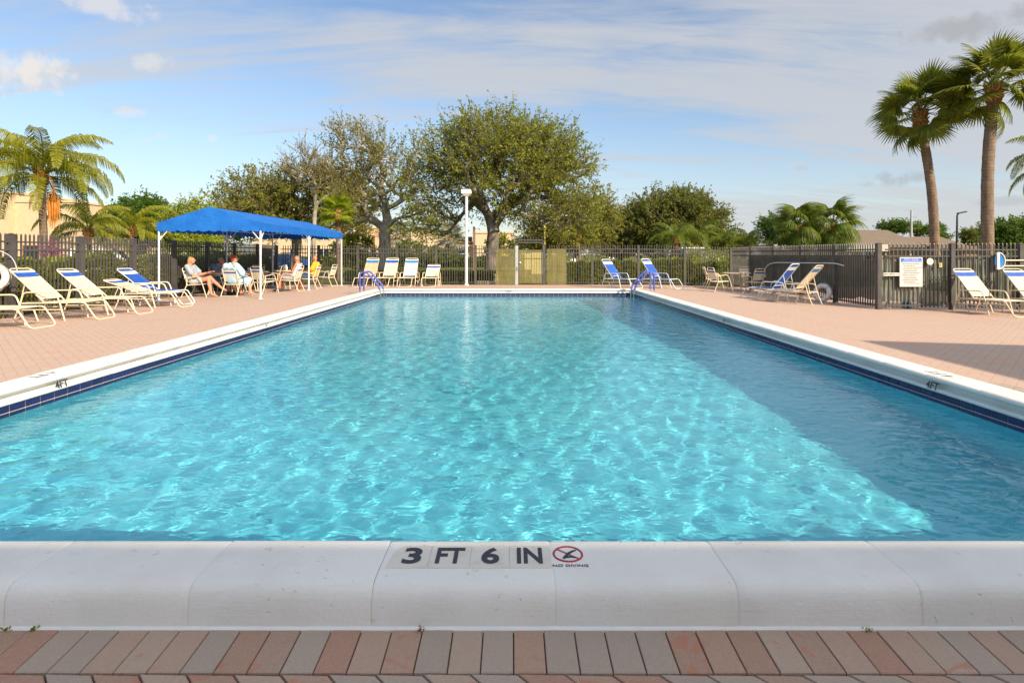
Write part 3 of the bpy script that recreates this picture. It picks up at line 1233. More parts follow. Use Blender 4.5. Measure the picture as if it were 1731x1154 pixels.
def screen(label, p0, p1, z0, z1, amp, seed):
    """hanging fabric with soft folds"""
    p0, p1 = Vector((*p0, 0)), Vector((*p1, 0))
    d = p1 - p0
    L = d.length
    nrm = Vector((-d.y, d.x, 0)).normalized()
    rr = random.Random(seed)
    n = int(L / 0.018)
    m = 16
    ph = [rr.uniform(0, 6.28) for _ in range(6)]
    vs, fs = [], []
    for j in range(m + 1):
        v = j / m
        for i in range(n + 1):
            s = i / n * L
            fold = math.sin(s * 29 + ph[0] + 0.9 * math.sin(s * 2.3 + ph[1]) + 1.2 * math.sin(v * 5 + s * 1.7)) * (0.55 + 0.45 * math.sin(v * 4.2 + s * 3 + ph[2]))
            fold += 0.5 * math.sin(s * 11 + ph[3] + v * 3)
            q = p0 + d * (s / L) + nrm * (amp * fold + 0.03)
            zb = deck_z(q.x, q.y)
            low = z0 + 0.05 * math.sin(s * 3 + ph[4]) + 0.02 * math.sin(s * 9)
            vs.append((q.x, q.y, zb + low + (z1 - low) * v))
    for j in range(m):
        for i in range(n):
            a = j * (n + 1) + i
            fs.append((a, a + 1, a + n + 2, a + n + 1))
    o = MB().add(vs, fs, True).build('privacy_screen', M['screen'])
    return tag(o, label, 'screen')


screen('wavy dark green screen fabric behind the rules sign fence', (FENCE_R + 0.16, FENCE_RY + 0.05), (FENCE_R + 5.5, FENCE_RY + 0.05), 0.16, 1.40, 0.030, 4)
screen('dark green screen fabric along the right side fence', (FENCE_R + 0.045, FENCE_Y - 1.9), (FENCE_R + 0.045, FENCE_RY + 0.12), 0.20, 1.42, 0.008, 5)


# gate with arch, beside two sheets of amber plastic
def mat_sheet():
    t = NT('amber_sheet')
    co = t.mapping(t.pos(), (1, 1, 0.3))
    n = t.noise(co, 5, 4, 0.6)
    col = t.mix(t.ramp(n, 0.3, 0.7), (0.25, 0.24, 0.12), (0.36, 0.34, 0.19))
    p = t.bsdf(col, 0.3, spec=0.5)
    tr = t.n('ShaderNodeBsdfTransparent')
    tr.inputs[0].default_value = (0.95, 0.88, 0.6, 1)
    mx = t.n('ShaderNodeMixShader')
    mx.inputs[0].default_value = 0.68
    t.l(p, mx.inputs[1])
    t.l(tr.outputs[0], mx.inputs[2])
    return t.done(mx.outputs[0])


M['sheet'] = mat_sheet()
gz = deck_z(1.0, FENCE_Y)
gate = tag(empty('gate', ((GX0 + GX1) / 2, FENCE_Y, gz)), 'metal gate with spiked arch and plastic sheet in the far fence', 'gate')
hw = (GX1 - GX0) / 2
for s, m in ((-1, M['galv']), (1, M['fence'])):
    MB().box((s * hw, 0, 0.86), (0.13, 0.10, 1.72)).build('post', m, gate)
    MB().box((s * (hw - 0.02), 0.07, 1.0), (0.05, 0.05, 2.0)).build('arch_post', M['fence'], gate)
MB().box((0, 0.07, 1.86), (2 * hw + 0.02, 0.05, 0.05)).build('arch_bar', M['fence'], gate)
MB().box((0, 0.07, 1.97), (2 * hw + 0.02, 0.05, 0.05)).build('arch_bar', M['fence'], gate)
me = picket_mesh(0.30, 0.018)
for i in range(9):
    link('picket', me, gate, (-hw + 0.09 + i * (2 * hw - 0.18) / 8, 0.07, 1.845))
lw = hw - 0.10
lf = MB()
for s in (-1, 1):
    lf.box((s * lw, 0, 0.80), (0.05, 0.045, 1.5))
for z in (0.10, 1.15, 1.52):
    lf.box((0, 0, z), (2 * lw, 0.04, 0.045))
lf.build('gate_frame', M['fence'], gate)
me = picket_mesh(1.45, 0.02)
for i in range(8):
    link('picket', me, gate, (-lw + 0.11 + i * (2 * lw - 0.22) / 7, 0, 0.09))
MB().box((0, -0.04, 0.80), (2 * lw, 0.008, 1.46)).build('plastic_sheet', M['sheet'], gate)
b = MB()
b.box((-hw + 0.02, -0.07, 0.72), (0.05, 0.05, 0.16))
b.build('lock', M['steel'], gate)
MB().ell((-lw + 0.05, -0.09, 0.98), (0.045, 0.03, 0.035)).build('knob', M['white_paint'], gate)
for ua, ub, lab in ((839, 871, 'amber plastic sheet fixed to the fence left of the gate'), (925, 957.5, 'amber plastic sheet fixed to the fence right of the gate')):
    xa, xb = (ua - U0) / FPX * FENCE_Y, (ub - U0) / FPX * FENCE_Y
    o = MB().box((0, 0, 0.80), (xb - xa, 0.008, 1.56), bev=0.002).build('plastic_sheet', M['sheet'], None, ((xa + xb) / 2, FENCE_Y - 0.045, gz))
    tag(o, lab, 'plastic sheet')
# pale boards standing beyond the gate
bd = tag(empty('notice_board', (1.0, FENCE_Y + 3.2, GRASS_Z)), 'pale cream boards standing on the lawn beyond the gate', 'board')
for x, w, z0, z1 in ((-0.22, 0.30, 0.62, 1.42), (0.28, 0.62, 0.40, 1.46)):
    MB().box((x, 0, (z0 + z1) / 2), (w, 0.03, z1 - z0)).build('panel', M['sign_white'], bd)
for x in (-0.3, 0.05, 0.5):
    MB().box((x, 0.04, 0.5), (0.05, 0.05, 1.0)).build('leg', M['wood_post'], bd)


# ------------------------------------------------------------------ loungers
def strap_mesh(w, l, m, t=0.007):
    b = MB()
    n = 6
    vs, fs = [], []
    for i in range(n + 1):
        y = -w / 2 + w * i / n
        sag = -0.010 * (1 - (2 * i / n - 1) ** 2)
        for x, z in ((-l / 2, -t / 2), (l / 2, -t / 2), (l / 2, t / 2), (-l / 2, t / 2)):
            vs.append((x, y, z + sag))
    for i in range(n):
        for k in range(4):
            fs.append((i * 4 + k, i * 4 + (k + 1) % 4, i * 4 + 4 + (k + 1) % 4, i * 4 + 4 + k))
    fs += [(0, 1, 2, 3), (n * 4, n * 4 + 1, n * 4 + 2, n * 4 + 3)]
    b.add(vs, fs)
    return b.mesh('strap', m)


STRAPS = {}


def strap(w, l, key):
    k = (round(w, 3), round(l, 3), key)
    if k not in STRAPS:
        STRAPS[k] = strap_mesh(w, l, M[key])
    return STRAPS[k]


def lounger(loc, rz, ang, label, frame='cream', scheme='cream', group=None, blue='strap_blue', body='strap_cream'):
    """local +x points to the foot end; the back hinges at x = 0"""
    root = tag(empty('sun_lounger', loc, rz), label, 'sun lounger', group)
    fm = M[frame]
    W, hz, r = 0.29, 0.36, 0.0145
    b = MB()
    rail = fillet([(-0.42, -W, hz - 0.02), (0.72, -W, hz), (0.80, -W, hz - 0.015), (1.02, -W, 0.015), (1.02, W, 0.015), (0.80, W, hz - 0.015), (0.72, W, hz), (-0.42, W, hz - 0.02)], 0.10)
    b.tube(rail, r, 8)
    b.tube([(0.74, -W, hz), (0.74, W, hz)], r * 0.9, 8)
    b.tube([(-0.42, -W, hz - 0.02), (-0.42, W, hz - 0.02)], r * 0.9, 8)
    b.build('seat_frame', fm, root)
    ca, sa = math.cos(ang), math.sin(ang)

    def B(s, y, o=0.0):
        return (-s * ca - o * sa, y, hz + 0.015 + s * sa - o * ca)
    b = MB()
    b.tube(fillet([B(0, -W + 0.02), B(0.92, -W + 0.02), B(0.92, W - 0.02), B(0, W - 0.02)], 0.09, 6), r, 8)
    b.tube([B(0.10, -W + 0.02), B(0.10, W - 0.02)], r * 0.8, 6)
    b.build('backrest_frame', fm, root)
    b = MB()
    for y in (-W + 0.04, W - 0.04):
        p = Vector(B(0.50, y, 0.01))
        b.tube([p, (min(p.x - 0.10, -0.30), y, hz - 0.06)], r * 0.7, 6)
    b.build('back_prop', fm, root)
    for s in (-1, 1):
        y = s * (W + 0.035)
        b = MB()
        arm = fillet([(-0.52, y, 0.0), (-0.40, y, 0.30), (-0.34, y, 0.555), (0.26, y, 0.565), (0.35, y, 0.34), (0.44, y, 0.0)], 0.08)
        b.tube(arm, r, 8)
        b.tube([(-0.40, y, 0.22), (0.39, y, 0.22)], r * 0.85, 6)
        b.build('arm', fm, root)
        for x0, x1 in ((-0.15, 0.02),):
            MB().tube([(x1 - 0.16, y, 0.22), (-0.06, y, 0.0)], r, 8).build('leg', fm, root)
    cs = 0.062
    k = 13
    for i in range(k):
        s = 0.83 - i * cs
        if scheme == 'cream':
            key = 'strap_white' if i == 0 else (blue if i in (1, 2) else body)
        else:
            key = 'strap_blue' if i in (0,) else ('strap_white' if i in (1, 2) else 'strap_blue')
        o = link('strap', strap(0.555, cs * 0.86, key), root, B(s, 0, -0.012))
        o.rotation_euler = (0, ang, 0)
    for i in range(12):
        key = body if scheme == 'cream' else 'strap_blue'
        if scheme == 'cream' and i == 11:
            key = 'strap_blue'
        link('strap', strap(0.60, cs * 0.86, key), root, (0.02 + i * cs, 0, hz + 0.010))
    return root


LG = 'strap loungers around the pool'


def lg_foot(uv, yaw, ang, label, **kw):
    """place a lounger by the middle of its foot bar"""
    p = G(*uv)
    c, s = math.cos(yaw), math.sin(yaw)
    x, y = p.x - 1.02 * c, p.y - 1.02 * s
    return lounger((x, y, deck_z(x, y)), yaw, ang, label, group=LG, **kw)


lg_foot((75, 553), R(2), R(30), 'cream lounger at the left edge, mostly cut off by the photo')
lg_foot((181, 538), R(3), R(44), 'cream lounger with steep back right beside the left life ring')
lg_foot((247, 529.5), R(2), R(41), 'second raised cream lounger from the left edge, blue head strap')
lg_foot((317, 518), R(1), R(19), 'cream lounger with nearly flat back next to the blue lounger')
lg_foot((320, 513.5), R(-2), R(37), 'blue strap lounger with white frame near the canopy', frame='white_metal', scheme='blue')
lg_foot((607, 484.8), R(-99), R(60), 'cream lounger with peach tinted straps left of the far row', body='strap_tan', blue='strap_faded')
lg_foot((644, 484.8), R(-97), R(60), 'cream lounger second from left in the far row, dark blue strap')
lg_foot((683, 484.8), R(-93), R(59), 'cream lounger third from left in the far row, faded blue strap', blue='strap_faded', body='strap_white')
lg_foot((724, 485.0), R(-90), R(33), 'low cream lounger at the right end of the far row')
lg_foot((1080, 487.5), R(-48), R(52), 'blue lounger with white frame by the far fence, left of two', frame='white_metal', scheme='blue')
lg_foot((1150, 489.5), R(-48), R(54), 'blue lounger with white frame by the far fence behind the ladder', frame='white_metal', scheme='blue')
lg_foot((1258, 503), R(130), R(52), 'blue lounger with white frame in front of the right side table', frame='white_metal', scheme='blue')
lg_foot((1288, 508), R(131), R(50), 'cream lounger alongside the blue lounger in front of the right fence', blue='strap_faded')
lounger((11.62, 13.85, deck_z(11.6, 13.8)), R(-83), R(50), 'cream lounger right of the rules sign, whole in view', group=LG)
lounger((12.84, 13.80, deck_z(12.8, 13.8)), R(-84), R(50), 'cream lounger cut by the right edge of the photo', group=LG)


# ------------------------------------------------------------------ chairs and tables
def chair(loc, rz, label, group='strap dining chairs'):
    """local +x is the way the sitter faces"""
    root = tag(empty('dining_chair', loc, rz), label, 'chair', group)
    fm = M['cream']
    W, r = 0.25, 0.0135
    b = MB()
    b.tube(fillet([(0.24, -W + 0.02, 0.40), (-0.22, -W + 0.02, 0.37), (-0.22, W - 0.02, 0.37), (0.24, W - 0.02, 0.40), (0.24, -W + 0.02, 0.40)], 0.05), r, 8)
    b.build('seat_frame', fm, root)
    b = MB()
    b.tube(fillet([(-0.19, -W + 0.025, 0.36), (-0.36, -W + 0.025, 0.89), (-0.36, W - 0.025, 0.89), (-0.19, W - 0.025, 0.36)], 0.08, 6), r, 8)
    b.build('backrest_frame', fm, root)
    for s in (-1, 1):
        y = s * (W + 0.02)
        MB().tube(fillet([(-0.26, y, 0.58), (0.14, y, 0.635), (0.22, y, 0.56), (0.40, y, 0.0)], 0.12, 6), r, 8).build('arm', fm, root)
        MB().tube([(-0.20, y * 0.96, 0.60), (-0.20, y * 0.96, 0.37), (-0.36, y, 0.0)], r, 8).build('leg', fm, root)
    MB().tube([(-0.352, -W - 0.02, 0.02), (-0.352, W + 0.02, 0.02)], r * 0.9, 8).build('stretcher', fm, root)
    bt = math.atan2(0.53, 0.17)
    for i in range(7):
        t = 0.80 - i * 0.093
        key = 'strap_cream' if i == 0 else ('strap_blue' if i == 1 else 'strap_cream')
        o = link('strap', strap(0.455, 0.05, key), root, (-0.19 - 0.17 * t + 0.012, 0, 0.36 + 0.53 * t + 0.003))
        o.rotation_euler = (0, bt, 0)
    for i in range(7):
        t = i / 6
        key = 'strap_blue' if i == 5 else 'strap_cream'
        o = link('strap', strap(0.46, 0.056, key), root, (-0.18 + 0.40 * t, 0, 0.385 + 0.026 * t))
        o.rotation_euler = (0, -0.065, 0)
    return root


def table(loc, label, rad=0.5, h=0.70):
    root = tag(empty('round_table', loc), label, 'table', 'round patio tables')
    b = MB()
    b.lathe([(0.0, h), (rad - 0.012, h), (rad, h - 0.006), (rad, h - 0.026), (rad - 0.012, h - 0.032), (0.0, h - 0.032)], n=40, smooth=False)
    b.build('tabletop', M['cream'], root)
    b = MB()
    n = 28
    b.tube([(rad * 0.62 * math.cos(2 * math.pi * k / n), rad * 0.62 * math.sin(2 * math.pi * k / n), h - 0.06) for k in range(n)], 0.014, 6, closed=True)
    b.build('ring_brace', M['cream'], root)
    for k in range(4):
        a = R(45 + 90 * k)
        c, s = math.cos(a), math.sin(a)
        q = rad * 0.66
        MB().tube(fillet([(q * c, q * s, h - 0.04), (q * 0.9 * c, q * 0.9 * s, h * 0.55), (q * 1.12 * c, q * 1.12 * s, 0.0)], 0.2, 6), 0.018, 8).build('leg', M['cream'], root)
    MB().tube([(0, 0, h - 0.03), (0, 0, h + 0.012)], 0.03, 12).build('umbrella_cap', M['white_paint'], root)
    return root


def gch(uv, rz, label):
    return chair(G(*uv), rz, label)


CHA = gch((335, 502), R(2), 'cream strap chair holding the woman in grey under the canopy')
CHB = chair((-9.42, 18.3, deck_z(-9.4, 18.3)), R(-20), 'cream strap chair holding the grey haired man')
CHC = gch((400, 500.5), R(80), 'cream strap chair seen from behind, holding the woman in light blue')
CHD = gch((446, 496), R(72), 'empty cream chair seen from behind at the second canopy table')
CHE = gch((464, 489), R(185), 'cream chair draped with towels behind the canopy pole')
CHF = gch((434, 486), R(-80), 'empty cream chair on the far side of the second canopy table')
CHG = gch((493, 492.5), R(180), 'cream chair holding the man in white tank top')
CHH = gch((524, 488.5), R(182), 'cream chair holding the man in yellow shirt')
CHI = gch((553, 484.2), R(172), 'empty cream chair at the far right corner of the canopy')
gch((408, 493), R(-8), 'empty cream chair beside the woman in light blue')
gch((372, 489.5), R(-70), 'empty cream chair behind the first canopy table')
table(G(374, 497), 'round cream table beside the woman in grey under the canopy')
table(G(430, 491.5), 'round cream table in the middle under the canopy')
table(G(484, 488), 'round cream table in front of the man in white tank top')
table(G(1246, 491.5), 'round cream table on the right side of the deck', rad=0.52)
gch((1205, 487.5), R(-10), 'leftmost cream chair at the right side table')
gch((1216, 493.5), R(12), 'cream chair nearest the pool at the right side table')
gch((1275, 494), R(105), 'cream chair seen from behind right of the right side table')
gch((1263, 486), R(-92), 'cream chair on the far side of the right side table')
gch((1301, 486.5), R(175), 'rightmost cream chair at the right side table')

M['cup'] = simple('white_cup', (0.75, 0.78, 0.80), 0.4)
for tb, dx, dy, lab in (((374, 497), 0.12, -0.18, 'tall white cup on the table beside the woman in grey'), ((430, 491.5), -0.15, -0.1, 'white cup on the middle canopy table'), ((484, 488), 0.1, -0.2, 'white cup on the table before the man in white tank top')):
    p = G(*tb)
    cu = tag(empty('cup', (p.x + dx, p.y + dy, p.z + 0.7005)), lab, 'cup')
    MB().lathe([(0.0, 0.0), (0.030, 0.0), (0.040, 0.13), (0.037, 0.13), (0.028, 0.008), (0.0, 0.008)], n=16).build('cup_body', M['cup'], cu)
    MB().tube([(0.01, 0, 0.02), (0.02, 0.02, 0.20)], 0.004, 6).build('straw', M['strap_blue'], cu)

# towels over one chair back
b = MB()
p = CHE.location
for k, (dx, dy, w, c) in enumerate(((0.36, 0.0, 0.5, 'towel'),)):
    vs, fs = [], []
    prof = [(0.31, 0.62), (0.345, 0.80), (0.355, 0.905), (0.385, 0.905), (0.40, 0.80), (0.405, 0.60)]
    n = 12
    for i in range(n + 1):
        y = -0.24 + 0.48 * i / n
        for j, (x, z) in enumerate(prof):
            vs.append((x + 0.008 * math.sin(i * 1.3 + j), y + 0.004 * math.sin(j * 2 + i), z + 0.012 * math.sin(i * 0.9)))
    m = len(prof)
    for i in range(n):
        for j in range(m - 1):
            fs.append((i * m + j, i * m + j + 1, (i + 1) * m + j + 1, (i + 1) * m + j))
    b.add(vs, fs, True)
M['towel'] = simple('towel', (0.16, 0.13, 0.11), 0.95, var=0.3, scale=18)
M['towel_white'] = simple('towel_white', (0.70, 0.70, 0.70), 0.95, var=0.05)
tw = b.build('towel', M['towel'], None, (p.x, p.y, p.z), R(5))
tag(tw, 'dark brown towel hung over a chair back under the canopy', 'towel')
b2 = MB()
b2.add([(x * 1.0 + (0.008 if x > 0.37 else -0.008), y * 0.4 + 0.13, z * 1.0 + 0.008) for x, y, z in b.v], b.f, True)
tw = b2.build('towel', M['towel_white'], None, (p.x, p.y, p.z), R(5))
tag(tw, 'small white cloth on top of the brown towel', 'towel')


# ------------------------------------------------------------------ blue canopy
def mat_canvas():
    t = NT('blue_canvas')
    n = t.noise(t.pos(), 2.0, 4)
    col = t.mix(t.ramp(n, 0.3, 0.7), (0.010, 0.135, 0.52), (0.018, 0.18, 0.62))
    p = t.bsdf(col, 0.65, spec=0.3, bump=t.noise(t.pos(), 3.5, 3), bdist=0.03)
    tr = t.n('ShaderNodeBsdfTranslucent')
    tr.inputs[0].default_value = (0.01, 0.12, 0.5, 1)
    mx = t.n('ShaderNodeMixShader')
    mx.inputs[0].default_value = 0.12
    t.l(p, mx.inputs[1])
    t.l(tr.outputs[0], mx.inputs[2])
    return t.done(mx.outputs[0])


M['canvas'] = mat_canvas()
CX0, CX1, CY0, CY1 = -10.18, -7.25, 16.2, 23.9
ZE, ZR, ZV = 2.155, 2.62, 1.90
can = tag(empty('canopy', ((CX0 + CX1) / 2, (CY0 + CY1) / 2, deck_z(-8.7, 20))), 'bright blue gabled fabric canopy with scalloped edge over the tables', 'canopy')
oz = can.location.copy()
xm = (CX0 + CX1) / 2


def loc(p):
    return (p[0] - oz.x, p[1] - oz.y, p[2] - oz.z)


b = MB()
ov = 0.04
ny_ = 16
vs, fs = [], []
for i in range(ny_ + 1):
    y = CY0 - ov + (CY1 - CY0 + 2 * ov) * i / ny_
    sag = 0.02 * math.sin(math.pi * ((i * 3.0 / ny_) % 1.0))
    for x, z in ((CX0 - ov, ZE), ((CX0 + xm) / 2, (ZE + ZR) / 2 - 0.02), (xm, ZR), ((CX1 + xm) / 2, (ZE + ZR) / 2 - 0.02), (CX1 + ov, ZE)):
        vs.append(loc((x, y, z - sag * (0.6 if z > ZE else 0.2))))
for i in range(ny_):
    for k in range(4):
        fs.append((i * 5 + k, i * 5 + k + 1, i * 5 + 6 + k, i * 5 + 5 + k))
b.add(vs, fs)
b.build('roof_cloth', M['canvas'], can)
for y, nm in ((CY0 - ov, 1), (CY1 + ov, -1)):
    b = MB()
    b.add([loc(q) for q in ((CX0 - ov, y, ZE), (xm, y, ZR), (xm, y, ZE), (CX1 + ov, y, ZE))], [(0, 2, 1), (2, 3, 1)])
    b.build('gable_cloth', M['canvas'], can)


def valance(p0, p1):
    d = Vector(p1) - Vector(p0)
    n = max(1, round(d.length / 0.30))
    k = 6
    top, bot = [], []
    for i in range(n * k + 1):
        q = Vector(p0) + d * (i / (n * k))
        s = (i % k) / k
        top.append((q.x, q.y, ZE))
        bot.append((q.x, q.y, ZV + 0.045 - 0.045 * math.sin(math.pi * s)))
    vs = [loc(q) for q in top + bot]
    m = len(top)
    b = MB()
    b.add(vs, [(i, i + 1, m + i + 1, m + i) for i in range(m - 1)])
    b.build('valance', M['canvas'], can)


c = [(CX0 - ov, CY0 - ov), (CX1 + ov, CY0 - ov), (CX1 + ov, CY1 + ov), (CX0 - ov, CY1 + ov)]
for i in range(4):
    valance((*c[i], 0), (*c[(i + 1) % 4], 0))
for y in (CY0, (CY0 + CY1) / 2, CY1):
    for x, s in ((CX0, 1), (CX1, -1)):
        b = MB()
        b.tube([loc((x, y, deck_z(x, y))), loc((x, y, ZE - 0.01))], 0.027, 10)
        b.lathe([(0.07, 0.0), (0.07, 0.008), (0.03, 0.012), (0.028, 0.05)], loc((x, y, deck_z(x, y))), 12)
        b.build('pole', M['white_metal'], can)
        b = MB()
        b.tube([loc((x, y, ZE - 0.52)), loc((x + s * 0.42, y, ZE - 0.02))], 0.015, 6)
        for sy in (-1, 1):
            if CY0 <= y + sy * 0.3 <= CY1:
                b.tube([loc((x, y, ZE - 0.50)), loc((x, y + sy * 0.40, ZE - 0.02))], 0.015, 6)
        b.build('brace', M['white_metal'], can)
    b = MB()
    b.tube([loc((CX0, y, ZE - 0.06)), loc((xm, y, ZR - 0.10)), loc((CX1, y, ZE - 0.06))], 0.018, 8)
    b.tube([loc((CX0, y, ZE - 0.03)), loc((CX1, y, ZE - 0.03))], 0.02, 8)
    b.build('rafter', M['white_metal'], can)
b = MB()
for x, z in ((CX0, ZE - 0.06), (xm, ZR - 0.13), (CX1, ZE - 0.06)):
    b.tube([loc((x, CY0, z)), loc((x, CY1, z))], 0.02, 8)
b.build('purlin', M['white_metal'], can)


# ------------------------------------------------------------------ lamp post by the gate
p = G(789, 482.6)
p = Vector(((789 - U0) / FPX * 24.35, 24.35, deck_z(0, 24.35)))
lp = tag(empty('lamp_post', p), 'tall white lamp post with square white head by the far fence', 'lamp post')
MB().tube([(0, 0, 0), (0, 0, 3.9)], 0.06, 16).build('pole', M['white_paint'], lp)
MB().lathe([(0.10, 0.0), (0.10, 0.03), (0.065, 0.06)], n=16).build('base_plate', M['white_paint'], lp)
b = MB()
b.box((0, 0, 4.035), (0.42, 0.42, 0.20), bev=0.035)
b.add([(sx * w, sy * w, z) for z, w in ((3.86, 0.10), (3.937, 0.175)) for sx, sy in ((-1, -1), (1, -1), (1, 1), (-1, 1))], [(3, 2, 1, 0), (4, 5, 6, 7), (0, 1, 5, 4), (1, 2, 6, 5), (2, 3, 7, 6), (3, 0, 4, 7)])
b.build('lamp_head', M['lamp_white'], lp)
MB().tube([(0, 0, 1.28), (0, 0, 1.33)], 0.066, 16).build('clamp_band', M['galv'], lp)


# ------------------------------------------------------------------ pool ladders
def ladder(side, label):
    xw, xd = (PX0 + 0.13, PX0 - 0.50) if side < 0 else (PX1 - 0.10, PX1 + 0.52)
    yc = 17.60
    root = tag(empty('pool_ladder', (xw, yc, 0)), label, 'ladder', 'pool ladders')
    for dy in (-0.24, 0.24):
        pts = fillet([(xd, yc + dy, 0.0), (xd, yc + dy, 0.68), (xd + (xw - xd) * 0.30, yc + dy, 0.72), (xw, yc + dy, 0.22), (xw, yc + dy, -0.95)], 0.20, 8)
        pts = [(q[0] - xw, q[1] - yc, q[2]) for q in pts]
        rl = MB().tube(pts, 0.019, 10).build('rail', M['steel'], root)
        pts2 = [q for q in pts if q[2] > 0.20] if False else None
        sl_pts = []
        full = []
        for a, c_ in zip(pts, pts[1:]):
            for k in range(8):
                t = k / 8
                full.append(tuple(a[m] + (c_[m] - a[m]) * t for m in range(3)))
        sl_pts = [q for q in full if q[2] > 0.14]
        MB().tube(sl_pts, 0.027, 10).build('blue_sleeve', M['ladder_blue'], rl)
        MB().lathe([(0.05, 0.0), (0.05, 0.012), (0.024, 0.018)], (xd - xw, dy, deck_z(xd, yc)), 14).build('escutcheon', M['steel'], root)
    for z in (-0.28, -0.58, -0.88):
        MB().box((0, 0, z), (0.09, 0.48, 0.025), bev=0.004).build('step', M['white_paint'], root)


ladder(-1, 'steel ladder with blue sleeved rails at the far left corner of the pool')
ladder(1, 'steel ladder with blue sleeved rails at the far right corner of the pool')


# ------------------------------------------------------------------ life rings, hooks, poles, signs
def life_ring(loc_, rot, label):
    root = tag(empty('life_ring', loc_), label, 'life ring')
    root.rotation_euler = rot
    n = 32
    MB().tube([(0.215 * math.cos(2 * math.pi * k / n), 0.215 * math.sin(2 * math.pi * k / n), 0) for k in range(n)], 0.065, 12, closed=True).build('float', M['ring_white'], root)
    for k in range(4):
        a = R(45 + 90 * k)
        c_ = (0.215 * math.cos(a), 0.215 * math.sin(a), 0)
        m = 14
        t = Vector((-math.sin(a), math.cos(a), 0))
        o_ = Vector((math.cos(a), math.sin(a), 0))
        pts = [Vector(c_) + o_ * (0.069 * math.cos(2 * math.pi * i / m)) + Vector((0, 0, 0.069 * math.sin(2 * math.pi * i / m))) for i in range(m)]
        MB().tube(pts, 0.008, 5, closed=True).build('rope_band', M['rope'], root)
    pts = []
    for k in range(40):
        a = 2 * math.pi * k / 40
        rr_ = 0.285 + 0.022 * abs(math.sin(2 * a + math.pi / 2))
        pts.append((rr_ * math.cos(a), rr_ * math.sin(a), 0.0))
    MB().tube(pts, 0.006, 5, closed=True).build('grab_rope', M['rope'], root)


life_ring((FENCE_L + 0.12, 11.05, 0.80), (R(90), 0, R(62)), 'white life ring hung on the fence at the left edge')
life_ring((FENCE_R - 0.26, 16.95, deck_z(9.3, 17) + 0.275), (R(78), 0, R(-62)), 'white life ring leaning against the right fence behind a lounger')
b = MB()
pts = [(FENCE_L + 0.09, 9.6, 1.37), (FENCE_L + 0.09, 10.9, 1.36), (FENCE_L + 0.09, 11.25, 1.33), (FENCE_L + 0.09, 11.5, 1.22), (FENCE_L + 0.09, 11.62, 1.05), (FENCE_L + 0.09, 11.66, 0.86)]
tag(b.tube(fillet(pts, 0.2, 5), 0.010, 8).build('rescue_hook', M['white_metal']), 'thin curved metal rescue hook on the fence above the left life ring', 'rescue hook')
b = MB()
pts = [(FENCE_R - 0.08, 16.15, 0.93), (FENCE_R - 0.08, 16.6, 0.99), (FENCE_R - 0.08, 20.4, 0.955), (FENCE_R - 0.08, 20.95, 0.87), (FENCE_R - 0.08, 21.25, 0.66), (FENCE_R - 0.08, 21.15, 0.40)]
tag(b.tube(fillet(pts, 0.25, 6), 0.016, 8).build('rescue_hook', M['white_metal']), 'long pale rescue pole with hooked end along the right fence', 'rescue pole')
FY = FENCE_RY - 0.06
kx = FENCE_RY / FPX


def fx(u):
    return (u - U0) / FPX * FY


def fz(v):
    return CAM_H - (v - V0) / FPX * FY


nb = tag(empty('pool_brush', (fx(1685), FY, fz(441))), 'blue half round skimmer net with white edge on the right fence', 'skimmer net')
MB().box((0, -0.04, 0), (0.06, 0.05, 0.45), bev=0.008).build('edge_bar', M['white_paint'], nb)
b = MB()
n = 18
pts = [(0.03 + 0.17 * math.sin(math.pi * k / n), -0.03, 0.215 * math.cos(math.pi * k / n)) for k in range(n + 1)]
b.tube(pts, 0.014, 8)
b.build('rim', M['white_paint'], nb)
b = MB()
vs, fs = [(0.03, 0.02, 0)], []
for q in pts:
    vs.append((q[0], q[1], q[2]))
for k in range(n):
    fs.append((0, k + 1, k + 2))
b.add(vs, fs, True)
b.build('mesh_net', M['net_blue'], nb)
MB().box((-0.045, -0.03, 0.0), (0.04, 0.03, 0.24), bev=0.005).build('side_clip', M['net_blue'], nb)
for v, lab in ((440, 'upper of two pale poles hung on the right fence'), (449.5, 'lower of two pale poles hung on the right fence')):
    o = MB().tube([(0, 0, 0), (2.2, 0, 0.0)], 0.019, 10).build('pole', M['cream'], None, (fx(1697), FY - 0.02, fz(v)))
    tag(o, lab, 'pole')

sg = tag(empty('rules_sign', (fx(1540.3), FY - 0.005, fz(459.7))), 'white pool rules sign with blue header on the right fence', 'sign')
SW, SH = 0.595, 0.77
MB().box((0, 0, 0), (SW, 0.012, SH), bev=0.003).build('board', M['sign_white'], sg)
hd = MB().box((0, -0.0075, SH / 2 - 0.075), (SW - 0.05, 0.003, 0.105)).build('header', M['sign_blue'], sg)
o = link('lettering', text_mesh('POOL RULES', 0.066, M['sign_white']), hd, (0, -0.0095, SH / 2 - 0.060))
o.rotation_euler = (R(90), 0, 0)
b = MB()
rr = random.Random(5)
x = -SW * 0.36
while x < SW * 0.36:
    w = rr.uniform(0.02, 0.05)
    b.box((x + w / 2, -0.0095, SH / 2 - 0.108), (w, 0.002, 0.014))
    x += w + 0.012
b.build('header_line', M['sign_white'], hd)
b = MB()
for i in range(12):
    z = SH / 2 - 0.175 - i * 0.046
    x = -SW * 0.42 + (0.05 if i % 3 else 0.02)
    end = SW * rr.uniform(0.12, 0.42)
    while x < end:
        w = rr.uniform(0.015, 0.05)
        b.box((x + w / 2, -0.0075, z), (w, 0.003, 0.019))
        x += w + 0.010
b.build('print', M['print_grey'], sg)
ds = tag(empty('depth_sign', (fx(1507.5), FY, fz(463.6))), 'narrow white sign strip with small lettering left of the rules sign', 'sign')
MB().box((0, 0, 0), (0.42, 0.01, 0.085), bev=0.002).build('board', M['sign_white'], ds)
